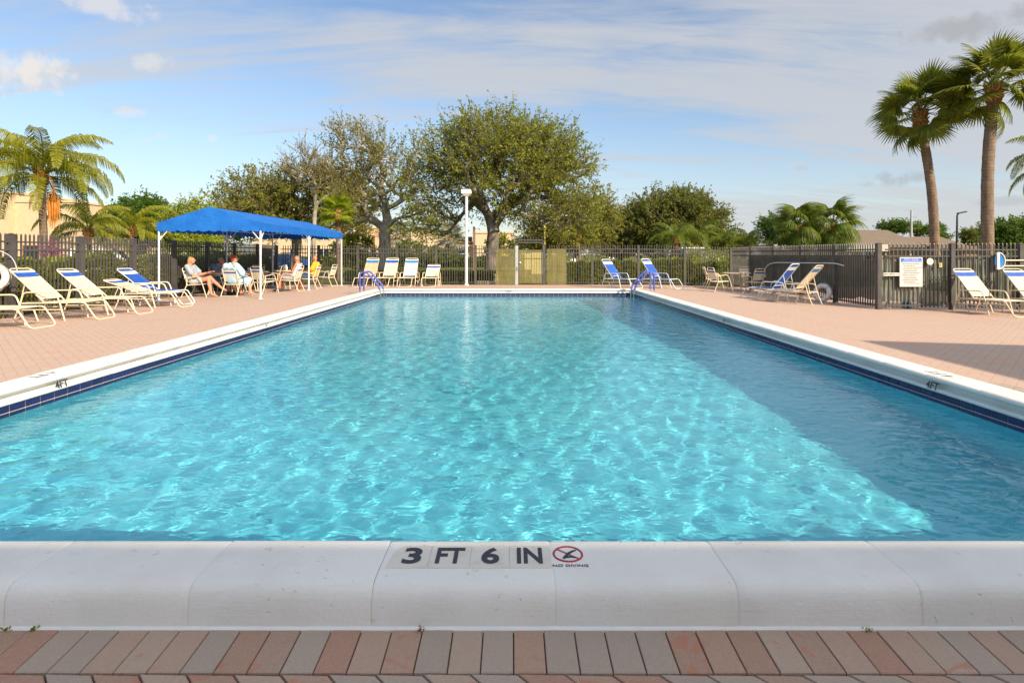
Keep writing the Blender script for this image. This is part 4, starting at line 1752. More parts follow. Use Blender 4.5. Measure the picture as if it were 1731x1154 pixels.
o = link('lettering', text_mesh('MAX DEPTH 5 FT', 0.058, M['dark_ink'], sx=0.90, bold=0.0008), ds, (0, -0.0065, 0))
o.rotation_euler = (R(90), 0, 0)
ck = tag(empty('wall_clock', (fx(1571.6), FY, fz(442))), 'round white clock on the right fence beside the rules sign', 'clock')
MB().lathe([(0.0, 0.0), (0.088, 0.0), (0.094, -0.006), (0.094, -0.022), (0.088, -0.026), (0.083, -0.020)], n=32, axis='Y').build('case', M['brown_wall'], ck)
MB().lathe([(0.086, -0.0262), (0.0, -0.0275)], n=32, axis='Y').build('dial', M['sign_white'], ck)
b = MB()
b.bar((0, -0.029, 0), (0.05, -0.029, 0.02), 0.003, 0.006)
b.bar((0, -0.029, 0), (-0.045, -0.029, -0.008), 0.003, 0.005)
b.build('hand', M['dark_ink'], ck)
yt = tag(empty('thermometer', (fx(1590.3), FY, fz(448))), 'small yellow tag on the right fence right of the clock', 'tag')
MB().box((0, 0, 0), (0.075, 0.012, 0.115), bev=0.002).build('plate', M['yellow'], yt)
MB().box((-0.01, -0.008, 0.005), (0.02, 0.003, 0.07)).build('scale', M['print_grey'], yt)

# things stored behind the screen
M['jug_blue'] = simple('jug_blue', (0.01, 0.20, 0.50), 0.4)
M['jug_white'] = simple('jug_white', (0.65, 0.70, 0.66), 0.4)
M['jug_green'] = simple('jug_green', (0.02, 0.33, 0.14), 0.4)
for u, m, cm, lab in ((1501.5, 'jug_white', 'jug_green', 'white jug with green cap behind the right fence'), (1529, 'jug_blue', 'jug_blue', 'left blue plastic jug behind the right fence'), (1537, 'jug_blue', 'jug_white', 'right blue plastic jug behind the right fence')):
    x = (u - U0) / FPX * (FENCE_RY + 0.32)
    jg = tag(empty('jug', (x, FENCE_RY + 0.32, deck_z(x, 15))), lab, 'jug')
    MB().lathe([(0.0, 0.0), (0.055, 0.0), (0.058, 0.02), (0.058, 0.15), (0.045, 0.19), (0.02, 0.215), (0.0, 0.215)], n=16).build('body', M[m], jg)
    MB().lathe([(0.024, 0.20), (0.024, 0.235), (0.0, 0.236)], n=12).build('cap', M[cm], jg)


# ------------------------------------------------------------------ people
def solid(mb, name, m, parent=None, voxel=0.010, loc_=None, rz=0.0, smooth=6):
    o = mb.build(name, m, parent, loc_, rz)
    md = o.modifiers.new('remesh', 'REMESH')
    md.mode = 'VOXEL'
    md.voxel_size = voxel
    md.use_smooth_shade = True
    s = o.modifiers.new('smooth', 'SMOOTH')
    s.factor = 0.5
    s.iterations = smooth
    return o


def limb(mb, pts, rs, n=10):
    for i in range(len(pts) - 1):
        mb.cap(pts[i], rs[i], pts[i + 1], rs[i + 1], n)


def hand(mb, wrist, direction, down, side):
    d = Vector(direction).normalized()
    dn = Vector(down)
    dn = (dn - d * dn.dot(d)).normalized()
    across = d.cross(dn) * side
    w = Vector(wrist)
    for k in range(4):
        off = across * (0.030 - 0.019 * k)
        base = w + d * 0.085 + off
        mb.cap(w + d * 0.02 + off * 0.8, 0.014, base, 0.012, 8)
        ln = (0.062, 0.072, 0.068, 0.052)[k]
        mid = base + d * ln * 0.55 + dn * 0.010
        mb.cap(base, 0.0100, mid, 0.0095, 8)
        mb.cap(mid, 0.0095, mid + d * ln * 0.35 + dn * 0.026, 0.0085, 8)
    t0 = w + d * 0.03 + across * 0.030
    t1 = t0 + d * 0.035 + across * 0.026 + dn * 0.010
    mb.cap(t0, 0.014, t1, 0.011, 8)
    mb.cap(t1, 0.011, t1 + d * 0.030 + dn * 0.010, 0.0095, 8)


def person(ch, label, skin, P, wear, hair=None, turn=0.0):
    """P: joints in the chair's frame (x forward); every pair is given for the left (+y) and right (-y) side"""
    b = MB()
    pel, chest, neck, head = [Vector(P[k]) for k in ('pelvis', 'chest', 'neck', 'head')]
    for s in (-1, 1):
        b.cap(pel + Vector((0, s * 0.07, 0)), 0.105, chest + Vector((0, s * 0.075, 0)), 0.100)
        b.cap(chest + Vector((0, s * 0.06, 0.02)), 0.085, neck + Vector((0, s * 0.10, -0.02)), 0.055)
    b.cap(pel + Vector((0.03, 0, 0.03)), 0.11 + P.get('belly', 0.0), (pel + chest) / 2 + Vector((0.03, 0, 0)), 0.11 + P.get('belly', 0.0))
    b.cap(neck, 0.052, head + Vector((0, 0, -0.06)), 0.046)
    rot = Matrix.Rotation(turn, 3, 'Z')

    def hp(x, y, z):
        return head + rot @ Vector((x, y, z))
    b.ell(head, (0.090, 0.073, 0.108), 14, 10, rot)
    b.ell(hp(0.028, 0, -0.065), (0.058, 0.054, 0.052), 12, 8, rot)
    b.cap(hp(0.085, 0, 0.015), 0.012, hp(0.108, 0, -0.018), 0.015, 8)
    b.cap(hp(0.080, -0.018, -0.052), 0.010, hp(0.080, 0.018, -0.052), 0.010, 8)
    for s in (-1, 1):
        b.ell(hp(-0.005, s * 0.076, -0.008), (0.020, 0.010, 0.032), 8, 6, rot)
    for s, q in ((1, 'l'), (-1, 'r')):
        limb(b, [P['sh_' + q], P['el_' + q], P['wr_' + q]], [0.052, 0.043, 0.029])
        d = Vector(P['wr_' + q]) - Vector(P['el_' + q])
        hand(b, P['wr_' + q], d, (0.2, 0, -1), s)
        limb(b, [P['hip_' + q], P['kn_' + q]], [0.088, 0.062])
        kn, an = Vector(P['kn_' + q]), Vector(P['an_' + q])
        limb(b, [kn, kn.lerp(an, 0.32) + Vector((-0.015, 0, 0)), an], [0.060, 0.058, 0.036])
        b.cap(an, 0.036, Vector(P['to_' + q]).lerp(an, 0.5), 0.036)
        b.cap(Vector(P['to_' + q]).lerp(an, 0.55), 0.036, P['to_' + q], 0.026)
    body = solid(b, 'person', skin, None, 0.0095, ch.location, ch.rotation_euler.z, 4)
    tag(body, label, 'person')
    e = MB()
    for s in (-1, 1):
        e.ell(hp(0.080, s * 0.030, 0.018), (0.012, 0.014, 0.009), 8, 6, rot)
    e.build('eyes', M['dark_ink'], body)
    for nm, m, mb in wear(P):
        solid(mb, nm, m, body, 0.011)
    if hair:
        hm = MB()
        hair(hm, hp, rot)
        solid(hm, 'hair', P['hair'], body, 0.010, smooth=2)
    return body


def cloth(name, c):
    return simple(name, c, 0.9, var=0.1, scale=25, bump=0.002)


M['cl_grey'] = cloth('grey_shirt', (0.36, 0.40, 0.45))
M['cl_ltgrey'] = cloth('light_grey_shorts', (0.45, 0.45, 0.46))
M['cl_sky'] = cloth('light_blue_dress', (0.42, 0.66, 0.80))
M['cl_white'] = cloth('white_tank', (0.72, 0.74, 0.78))
M['cl_yellow'] = cloth('yellow_shirt', (0.70, 0.42, 0.02))
M['cl_navy'] = cloth('blue_shorts', (0.05, 0.12, 0.24))
M['cl_slate'] = cloth('slate_shirt', (0.13, 0.17, 0.22))
M['hair_blond'] = simple('blond_hair', (0.42, 0.24, 0.09), 0.6, var=0.25, scale=30)
M['hair_red'] = simple('red_hair', (0.34, 0.035, 0.012), 0.6, var=0.25, scale=30)
M['hair_grey'] = simple('grey_hair', (0.30, 0.29, 0.28), 0.7, var=0.2, scale=30)
M['shoe'] = simple('dark_shoe', (0.035, 0.045, 0.07), 0.7)
M['sandal'] = simple('tan_sandal', (0.45, 0.22, 0.05), 0.7)


def base_pose(**kw):
    P = dict(pelvis=(-0.11, 0, 0.50), chest=(-0.21, 0, 0.84), neck=(-0.22, 0, 0.99), head=(-0.185, 0, 1.13),
             sh_l=(-0.23, 0.185, 0.935), sh_r=(-0.23, -0.185, 0.935), el_l=(-0.12, 0.235, 0.68), el_r=(-0.12, -0.235, 0.68),
             wr_l=(0.13, 0.19, 0.66), wr_r=(0.13, -0.19, 0.66),
             hip_l=(-0.08, 0.09, 0.49), hip_r=(-0.08, -0.09, 0.49), kn_l=(0.36, 0.11, 0.50), kn_r=(0.36, -0.11, 0.50),
             an_l=(0.36, 0.11, 0.095), an_r=(0.36, -0.11, 0.095), to_l=(0.53, 0.12, 0.04), to_r=(0.53, -0.12, 0.04))
    P.update(kw)
    return P


def torso_cloth(P, sleeves=0.55, grow=0.022):
    b = MB()
    pel, chest, neck = [Vector(P[k]) for k in ('pelvis', 'chest', 'neck')]
    for s in (-1, 1):
        b.cap(pel + Vector((0, s * 0.07, 0.02)), 0.105 + grow, chest + Vector((0, s * 0.075, 0)), 0.10 + grow)
        b.cap(chest + Vector((0, s * 0.06, 0.01)), 0.085 + grow, neck + Vector((0, s * 0.10, -0.045)), 0.05 + grow * 0.7)
    be = P.get('belly', 0.0)
    b.cap(pel + Vector((0.03, 0, 0.03)), 0.11 + be + grow, (pel + chest) / 2 + Vector((0.03, 0, 0)), 0.11 + be + grow)
    if sleeves > 0:
        for q in 'lr':
            a, c = Vector(P['sh_' + q]), Vector(P['el_' + q])
            b.cap(a, 0.052 + grow, a.lerp(c, sleeves), 0.062 + grow)
    return b


def leg_cloth(P, frac, grow=0.022):
    b = MB()
    pel = Vector(P['pelvis'])
    for s, q in ((1, 'l'), (-1, 'r')):
        b.cap(pel + Vector((0, s * 0.07, -0.01)), 0.105 + grow, pel + Vector((0.02, s * 0.07, 0.03)), 0.105 + grow)
        a, c = Vector(P['hip_' + q]), Vector(P['kn_' + q])
        b.cap(a, 0.09 + grow, a.lerp(c, frac), 0.075 + grow)
    return b


def feet(P):
    b = MB()
    for q in 'lr':
        a, t = Vector(P['an_' + q]), Vector(P['to_' + q])
        b.cap(Vector((a.x - 0.02, a.y, t.z + 0.005)), 0.044, t + Vector((0.015, 0, 0)), 0.040)
        b.cap(a, 0.046, t.lerp(a, 0.45), 0.044)
    return b


def sole(P):
    b = MB()
    for q in 'lr':
        a, t = Vector(P['an_' + q]), Vector(P['to_' + q])
        for k in range(5):
            c = Vector((a.x - 0.02, a.y, 0.012)).lerp(Vector((t.x + 0.01, t.y, 0.012)), k / 4)
            b.ell(c, (0.05, 0.046, 0.016), 10, 6)
        b.cap(t.lerp(a, 0.35) + Vector((0, -0.045, 0.0)), 0.012, t.lerp(a, 0.35) + Vector((0, 0.045, 0.0)), 0.012, 8)
    return b


def hair_long(b, hp, rot):
    b.ell(hp(-0.022, 0, 0.022), (0.092, 0.086, 0.105), 14, 10, rot)
    for s in (-1, 0, 1):
        b.cap(hp(-0.045, s * 0.055, 0.0), 0.052, hp(-0.065, s * 0.065, -0.17), 0.034)


def hair_short(b, hp, rot):
    b.ell(hp(-0.022, 0, 0.028), (0.092, 0.084, 0.100), 14, 10, rot)
    b.ell(hp(-0.05, 0, -0.03), (0.060, 0.072, 0.075), 12, 8, rot)


def hair_thin(b, hp, rot):
    b.ell(hp(-0.034, 0, 0.012), (0.076, 0.080, 0.092), 14, 10, rot)


PA = base_pose(wr_l=(0.33, 0.10, 0.76), wr_r=(0.30, -0.12, 0.74), el_l=(0.02, 0.21, 0.66), el_r=(0.0, -0.22, 0.63), kn_l=(0.33, 0.06, 0.60), kn_r=(0.36, -0.07, 0.56),
               an_l=(0.70, 0.04, 0.27), an_r=(0.46, -0.10, 0.095), to_l=(0.84, 0.02, 0.20), to_r=(0.62, -0.10, 0.04), hair=M['hair_blond'])
person(CHA, 'woman in grey shirt with blond hair, seated with legs crossed under the canopy', M['skin'], PA,
       lambda P: [('shirt', M['cl_grey'], torso_cloth(P, 0.6)), ('shorts', M['cl_ltgrey'], leg_cloth(P, 0.40))], hair_long)
PB = base_pose(hair=M['hair_grey'], wr_l=(0.24, 0.12, 0.74), wr_r=(0.26, -0.14, 0.74), el_l=(0.0, 0.26, 0.70), el_r=(0.0, -0.26, 0.70), neck=(-0.12, 0, 0.98), chest=(-0.15, 0, 0.84), head=(-0.06, 0, 1.10))
person(CHB, 'grey haired man in dark shirt seated behind the first canopy table', M['skin_tan'], PB,
       lambda P: [('shirt', M['cl_slate'], torso_cloth(P, 0.7)), ('shorts', M['cl_navy'], leg_cloth(P, 0.8)), ('shoes', M['shoe'], feet(P))], hair_thin, R(15))
PC = base_pose(hair=M['hair_red'], belly=0.03, head=(-0.12, -0.03, 1.16), neck=(-0.16, -0.01, 1.01), chest=(-0.17, 0, 0.85), el_l=(-0.12, 0.30, 0.72), el_r=(-0.10, -0.30, 0.70),
               wr_l=(0.14, 0.24, 0.70), wr_r=(0.14, -0.26, 0.68), kn_r=(0.30, -0.24, 0.50), an_r=(0.20, -0.34, 0.095), to_r=(0.30, -0.46, 0.04))


def dress(P):
    b = torso_cloth(P, 0.95, 0.045)
    for q in 'lr':
        a, c = Vector(P['hip_' + q]), Vector(P['kn_' + q])
        b.cap(a, 0.12, a.lerp(c, 0.95), 0.10)
        b.cap(a.lerp(c, 0.8), 0.09, a.lerp(c, 0.85) + Vector((0.02, 0, -0.16)), 0.085)
    return b


person(CHC, 'red haired woman in a light blue dress seated with her back to the camera', M['skin'], PC, lambda P: [('dress', M['cl_sky'], dress(P))], hair_short, R(-50))
PG = base_pose(belly=0.03, hair=M['skin'])
person(CHG, 'bald man in white tank top and dark shoes seated sideways under the canopy', M['skin_tan'], PG,
       lambda P: [('tank_top', M['cl_white'], torso_cloth(P, 0.0, 0.016)), ('shorts', M['cl_ltgrey'], leg_cloth(P, 0.62)), ('shoes', M['shoe'], feet(P))], None, R(0))
PH = base_pose(belly=0.045, hair=M['skin_tan'], wr_l=(0.16, 0.15, 0.62), wr_r=(0.16, -0.15, 0.62))
person(CHH, 'man in yellow shirt and sandals seated behind the man in white', M['skin_tan'], PH,
       lambda P: [('shirt', M['cl_yellow'], torso_cloth(P, 0.7, 0.03)), ('shorts', M['cl_navy'], leg_cloth(P, 0.7)), ('sandals', M['sandal'], sole(P))], None, R(10))


# ------------------------------------------------------------------ trees
def in_ellipsoids(rg, n, ells, shell=0.35):
    """points inside a union of ellipsoids (cx, cy, cz, rx, ry, rz), denser towards the outside"""
    vol = np.array([e[3] * e[4] * e[5] for e in ells])
    pick = rg.choice(len(ells), n, p=vol / vol.sum())
    d = rg.normal(size=(n, 3))
    d /= np.linalg.norm(d, axis=1)[:, None]
    r = rg.random(n) ** shell
    E = np.array(ells)
    return E[pick, :3] + d * r[:, None] * E[pick, 3:]


def grow(rg, trunk, targets, r_trunk, exp=0.44):
    """branch skeleton that reaches every target; returns chains of (points, radii)"""
    pts, par, dirs = [], [], []
    for i, p in enumerate(trunk):
        pts.append(np.array(p, float))
        par.append(i - 1)
        dirs.append(np.array([0, 0, 1.0]) if i == 0 else (np.array(p) - np.array(trunk[i - 1])) / np.linalg.norm(np.array(p) - np.array(trunk[i - 1])))
    plen = [0.0] * len(trunk)
    nt = len(trunk)
    top = np.array(trunk[-1])
    order = np.argsort(np.linalg.norm(targets - top, axis=1))
    chains, tips = [list(range(nt))], []
    first = max(1, nt - 4)
    for ti in order:
        t = targets[ti]
        A = np.array(pts[first:])
        dv = t - A
        dist = np.linalg.norm(dv, axis=1) + 1e-6
        al = (dv * np.array(dirs[first:])).sum(1) / dist
        cost = dist * (1.35 - 0.45 * al) + 0.12 * np.array(plen[first:])
        k = int(np.argmin(cost)) + first
        p, L = pts[k], dist[k - first]
        m = max(1, int(math.ceil(L / 0.55)))
        ctrl = p + dirs[k] * L * 0.38 + rg.normal(size=3) * 0.07 * L
        ch, prev = [k], k
        for j in range(1, m + 1):
            s = j / m
            q = p * (1 - s) ** 2 + ctrl * 2 * s * (1 - s) + t * s * s
            if j < m:
                q = q + rg.normal(size=3) * 0.035
            pts.append(q)
            par.append(prev)
            dd = q - pts[prev]
            dirs.append(dd / (np.linalg.norm(dd) + 1e-9))
            plen.append(plen[prev] + np.linalg.norm(dd))
            prev = len(pts) - 1
            ch.append(prev)
        chains.append(ch)
        tips.append(prev)
    cnt = np.zeros(len(pts))
    for i in tips:
        while i >= 0:
            cnt[i] += 1
            i = par[i]
    rad = np.maximum(cnt, 0.7) ** exp
    rad = rad / rad[0] * r_trunk
    rad[:] = np.maximum(rad, 0.009)
    return pts, chains, rad, np.array([dirs[i] for i in tips]), np.array([pts[i] for i in tips])


def leaves(rg, pos, along, size, aspect=0.42, up=0.35):
    """rhombic leaves at pos pointing along"""
    n = len(pos)
    d = along / (np.linalg.norm(along, axis=1)[:, None] + 1e-9)
    nr = rg.normal(size=(n, 3))
    nr[:, 2] += up
    s = np.cross(d, nr)
    s /= np.linalg.norm(s, axis=1)[:, None] + 1e-9
    L = (size * rg.uniform(0.7, 1.3, n))[:, None]
    V = np.stack([pos, pos + d * L * 0.5 + s * L * aspect * 0.5, pos + d * L, pos + d * L * 0.5 - s * L * aspect * 0.5], 1)
    return V.reshape(-1, 3), np.arange(n * 4).reshape(n, 4)


def make_tree(name, label, base, trunk, ells, n_t, r_trunk, leafm, barkm, seed, twigs=5, nleaf=12, leaf=0.13, tlen=0.75, tw_r=0.006, bias=(0.55, 0.35), show_twigs=True, cat='tree', shell=0.35, group=None):
    rg = np.random.default_rng(seed)
    root = tag(empty(name, base), label, cat, group)
    T = in_ellipsoids(rg, n_t, ells, shell)
    pts, chains, rad, tdir, tpos = grow(rg, trunk, T, r_trunk)
    b = MB()
    for ci, ch in enumerate(chains):
        P = [Vector(pts[i]) for i in ch]
        rs = [float(rad[i]) for i in ch]
        if ci > 0:
            rs[0] = min(rs[0], rs[1] * 1.25)
        else:
            # flare at the foot
            rs[0] *= 1.35
        b.tube(P, rs, 9 if max(rs) > 0.08 else 5, caps=False)
    b.build('trunk', barkm, root)
    cen = np.mean([e[:3] for e in ells], axis=0)
    out = tpos - cen
    out /= np.linalg.norm(out, axis=1)[:, None] + 1e-9
    n = len(tpos)
    D = (out[:, None, :] * bias[0] + tdir[:, None, :] * 0.35 + np.array([0, 0, bias[1]]) + rg.normal(size=(n, twigs, 3)) * 0.55).reshape(-1, 3)
    D /= np.linalg.norm(D, axis=1)[:, None]
    S = np.repeat(tpos, twigs, 0) + rg.normal(size=(n * twigs, 3)) * 0.12
    Ln = (tlen * rg.uniform(0.5, 1.3, n * twigs))[:, None]
    bend = rg.normal(size=(n * twigs, 3)) * 0.12
    if show_twigs:
        a = S
        m = S + D * Ln * 0.5 + bend * Ln * 0.5
        e = S + D * Ln
        up = np.cross(D, rg.normal(size=D.shape))
        up /= np.linalg.norm(up, axis=1)[:, None]
        w2 = np.cross(D, up)
        rings = []
        for q, r_ in ((a, tw_r * 1.5), (m, tw_r), (e, tw_r * 0.4)):
            for k in range(3):
                an = 2 * math.pi * k / 3
                rings.append(q + up * (r_ * math.cos(an)) + w2 * (r_ * math.sin(an)))
        V = np.stack(rings, 1).reshape(-1, 3)
        o = np.arange(len(S))[:, None] * 9
        F = []
        for j in range(2):
            for k in range(3):
                k2 = (k + 1) % 3
                F.append(np.stack([o[:, 0] + j * 3 + k, o[:, 0] + j * 3 + k2, o[:, 0] + j * 3 + 3 + k2, o[:, 0] + j * 3 + 3 + k], 1))
        link('twigs', np_mesh('twigs', V, np.concatenate(F), M['twig_olive'] if barkm is M['bark_grey'] else barkm), root)
    s = rg.random((n * twigs, nleaf, 1)) ** 0.8
    LP = S[:, None, :] + D[:, None, :] * Ln[:, None, :] * s + bend[:, None, :] * Ln[:, None, :] * (s * (1 - s) * 4) * 0.5
    LD = D[:, None, :] * 0.6 + rg.normal(size=(n * twigs, nleaf, 3)) * 0.7
    V, F = leaves(rg, LP.reshape(-1, 3), LD.reshape(-1, 3), leaf)
    tag(link('crown', np_mesh('crown', V, F, leafm), root), kind='stuff')
    return root


def rel(u, v, y, base):
    p = at(u, v, y) - base
    return p


def px_ell(base, y, u, v, hu, hv, depth=None):
    """an ellipsoid given by its centre and half sizes in the photograph, at distance y"""
    c = at(u, v, y) - base
    k = y / FPX
    rx = hu * k
    return (c.x, c.y, c.z, rx, depth if depth else rx * 0.85, hv * k)


def tbase(u, y):
    return Vector(((u - U0) / FPX * y, y, GRASS_Z))


# big oak behind the gate
y = 29.0
B_ = tbase(830, y)
make_tree('oak_tree', 'big leafy oak with pale limbs right behind the lamp post', B_,
          [(0, 0, 0), (0.02, 0, 0.7), (0.05, 0, 1.4), (0.10, 0, 2.0), (0.16, 0, 2.5)],
          [px_ell(B_, y, 850, 285, 112, 84), px_ell(B_, y, 722, 322, 50, 62), px_ell(B_, y, 962, 325, 50, 78), px_ell(B_, y, 800, 258, 84, 54), px_ell(B_, y, 905, 268, 82, 58),
           px_ell(B_, y, 732, 374, 46, 30), px_ell(B_, y, 985, 375, 32, 42)],
          760, 0.33, M['leaf_oak'], M['bark'], 11, twigs=6, nleaf=12, leaf=0.15, tlen=1.05, shell=0.30, bias=(0.6, 0.2))
# half bare oak left of it
y = 33.0
B_ = tbase(650, y)
make_tree('oak_tree', 'half bare grey oak with spreading limbs left of the big oak', B_,
          [(0, 0, 0), (0.0, 0, 0.8), (0.02, 0, 1.6), (0.03, 0, 2.2), (0.0, 0, 2.7)],
          [px_ell(B_, y, 600, 262, 50, 62), px_ell(B_, y, 652, 290, 50, 66), px_ell(B_, y, 690, 290, 36, 60), px_ell(B_, y, 600, 340, 55, 45), px_ell(B_, y, 705, 372, 40, 22), px_ell(B_, y, 585, 392, 30, 12)],
          300, 0.34, M['leaf_sparse'], M['bark_grey'], 12, twigs=5, nleaf=9, leaf=0.14, tlen=0.95, tw_r=0.007, bias=(0.4, 0.75))
# broad olive tree behind the canopy
y = 46.0
B_ = tbase(500, y)
make_tree('broad_tree', 'wide olive green tree with flat crown behind the canopy', B_,
          [(0, 0, 0), (0, 0, 0.9), (0.1, 0, 1.8), (0.1, 0, 2.6)],
          [px_ell(B_, y, 430, 338, 68, 48), px_ell(B_, y, 520, 332, 80, 50), px_ell(B_, y, 590, 350, 52, 52), px_ell(B_, y, 470, 360, 100, 36)],
          560, 0.40, M['leaf_olive'], M['bark'], 13, twigs=6, nleaf=13, leaf=0.22, tlen=1.2, tw_r=0.010, bias=(0.5, 0.15))
y = 43.0
B_ = tbase(530, y)
make_tree('bare_tree', 'sparse grey twiggy tree top rising above the olive tree', B_,
          [(0, 0, 0), (0, 0, 2.0), (0.1, 0, 4.0)], [px_ell(B_, y, 515, 285, 36, 34), px_ell(B_, y, 548, 300, 30, 32)],
          70, 0.16, M['leaf_sparse'], M['bark_grey'], 14, twigs=7, nleaf=4, leaf=0.15, tlen=1.3, tw_r=0.016, bias=(0.4, 0.6))
# trees to the right of the gate
y = 42.0
B_ = tbase(975, y)
make_tree('oak_tree', 'feathery green tree right of the gate behind the big oak', B_,
          [(0, 0, 0), (0, 0, 0.9), (0.1, 0, 1.8), (0.1, 0, 2.4)],
          [px_ell(B_, y, 960, 380, 62, 42), px_ell(B_, y, 1000, 372, 44, 46), px_ell(B_, y, 915, 395, 36, 26)],
          330, 0.28, M['leaf_olive'], M['bark'], 15, twigs=6, nleaf=12, leaf=0.2, tlen=1.1, tw_r=0.010, bias=(0.5, 0.1))
y = 57.0
B_ = tbase(1140, y)
make_tree('oak_tree', 'large dark rounded tree in the distance right of centre', B_,
          [(0, 0, 0), (0, 0, 1.0), (0.1, 0, 2.0), (0.1, 0, 2.8)],
          [px_ell(B_, y, 1135, 372, 78, 46), px_ell(B_, y, 1190, 380, 38, 38), px_ell(B_, y, 1075, 388, 42, 36), px_ell(B_, y, 1150, 355, 46, 28)],
          560, 0.42, M['leaf_dark'], M['bark'], 16, twigs=6, nleaf=13, leaf=0.27, tlen=1.2, tw_r=0.012)
y = 60.0
B_ = tbase(1050, y)
make_tree('shrub_tree', 'low bushy tree filling the gap below the dark tree', B_,
          [(0, 0, 0), (0, 0, 0.5), (0, 0, 1.0)], [px_ell(B_, y, 1045, 412, 50, 22), px_ell(B_, y, 1100, 415, 40, 20)],
          200, 0.2, M['leaf_olive'], M['bark'], 17, twigs=6, nleaf=11, leaf=0.26, tlen=1.0, show_twigs=False)
# left side
y = 42.0
B_ = tbase(240, y)
make_tree('ficus_tree', 'dense deep green rounded tree left of the canopy', B_,
          [(0, 0, 0), (0, 0, 0.9), (0, 0, 1.6)], [px_ell(B_, y, 240, 370, 44, 30), px_ell(B_, y, 270, 380, 38, 30), px_ell(B_, y, 215, 378, 28, 24)],
          300, 0.28, M['leaf_green'], M['bark'], 18, twigs=6, nleaf=14, leaf=0.22, tlen=0.8, show_twigs=False)
y = 34.0
B_ = tbase(322, y)
make_tree('shrub_tree', 'yellow green leafy tree top just above the canopy ridge', B_,
          [(0, 0, 0), (0, 0, 1.0), (0, 0, 1.8)], [px_ell(B_, y, 325, 378, 46, 24), px_ell(B_, y, 330, 356, 18, 16)],
          130, 0.14, M['leaf_hedge'], M['bark'], 19, twigs=6, nleaf=10, leaf=0.16, tlen=0.7)
y = 52.0
B_ = tbase(330, y)
make_tree('shrub_tree', 'dark green tree mass seen beneath the canopy roof', B_,
          [(0, 0, 0), (0, 0, 1.0), (0, 0, 1.8)], [px_ell(B_, y, 300, 405, 60, 16), px_ell(B_, y, 370, 400, 50, 16)],
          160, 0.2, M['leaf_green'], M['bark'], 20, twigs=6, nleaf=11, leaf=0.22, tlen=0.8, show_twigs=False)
# right edge
y = 46.0
B_ = tbase(1715, y)
make_tree('ficus_tree', 'dense green tree at the right edge behind the fence', B_,
          [(0, 0, 0), (0, 0, 0.7), (0, 0, 1.3)], [px_ell(B_, y, 1712, 400, 32, 24), px_ell(B_, y, 1755, 398, 40, 26), px_ell(B_, y, 1690, 408, 18, 20)],
          300, 0.24, M['leaf_green'], M['bark'], 21, twigs=6, nleaf=13, leaf=0.22, tlen=0.8, show_twigs=False)
y = 75.0
B_ = tbase(1545, y)
make_tree('flat_tree', 'flat topped tree peeking over the brown house roof', B_,
          [(0, 0, 0), (0, 0, 1.6), (0, 0, 3.0)], [px_ell(B_, y, 1522, 385, 30, 8), px_ell(B_, y, 1570, 391, 24, 7), px_ell(B_, y, 1590, 399, 18, 6)],
          150, 0.25, M['leaf_green'], M['bark'], 22, twigs=6, nleaf=11, leaf=0.28, tlen=0.8, show_twigs=False)
y = 80.0
B_ = tbase(1650, y)
make_tree('round_tree', 'small round tree behind the slim street lamp', B_,
          [(0, 0, 0), (0, 0, 0.8), (0, 0, 1.5)], [px_ell(B_, y, 1642, 402, 15, 12), px_ell(B_, y, 1664, 398, 12, 16)],
          120, 0.2, M['leaf_dark'], M['bark'], 23, twigs=6, nleaf=11, leaf=0.26, tlen=0.7, show_twigs=False)
y = 62.0
B_ = tbase(1300, y)
make_tree('shrub_tree', 'dark broad leaved tree left of the twin fan palms', B_,
          [(0, 0, 0), (0, 0, 0.9), (0, 0, 1.6)], [px_ell(B_, y, 1308, 388, 26, 22), px_ell(B_, y, 1350, 400, 46, 18)],
          190, 0.2, M['leaf_green'], M['bark'], 24, twigs=6, nleaf=11, leaf=0.28, tlen=0.8, show_twigs=False)
y = 95.0
for k, (u, hu, v, hv, lab) in enumerate(((700, 60, 412, 14, 'distant dark green trees behind the tan building, left clump'), (930, 60, 414, 14, 'distant olive trees seen through the gate'), (560, 60, 405, 20, 'distant olive trees behind the half bare oak'),
                                         (1230, 60, 412, 14, 'distant dark trees behind the small palms'))):
    B_ = tbase(u, y)
    make_tree('tree_clump', lab, B_, [(0, 0, 0), (0, 0, 0.8), (0, 0, 1.4)], [px_ell(B_, y, u, v, hu, hv, 4)], 150, 0.2, M['leaf_dark'] if k % 2 == 0 else M['leaf_olive'], M['bark'], 40 + k, twigs=6, nleaf=11, leaf=0.36, tlen=1.1, show_twigs=False)


# ------------------------------------------------------------------ palms
def palm_trunk(path, r0, r1, m, rings=True, n=14, seed=0):
    rr = random.Random(seed)
    P = [Vector(p) for p in path]
    pts, rs = [], []
    N = 90
    for i in range(N + 1):
        t = i / N * (len(P) - 1)
        k = min(int(t), len(P) - 2)
        f = t - k
        p0, p1, p2, p3 = P[max(k - 1, 0)], P[k], P[k + 1], P[min(k + 2, len(P) - 1)]
        q = 0.5 * ((2 * p1) + (p2 - p0) * f + (2 * p0 - 5 * p1 + 4 * p2 - p3) * f * f + (-p0 + 3 * p1 - 3 * p2 + p3) * f ** 3)
        pts.append(q)
        r = r0 + (r1 - r0) * i / N
        rs.append(r * (1 + (0.03 if rr.random() < 0.3 else 0) + rr.uniform(-0.02, 0.02)))
    return MB().tube(pts, rs, n)


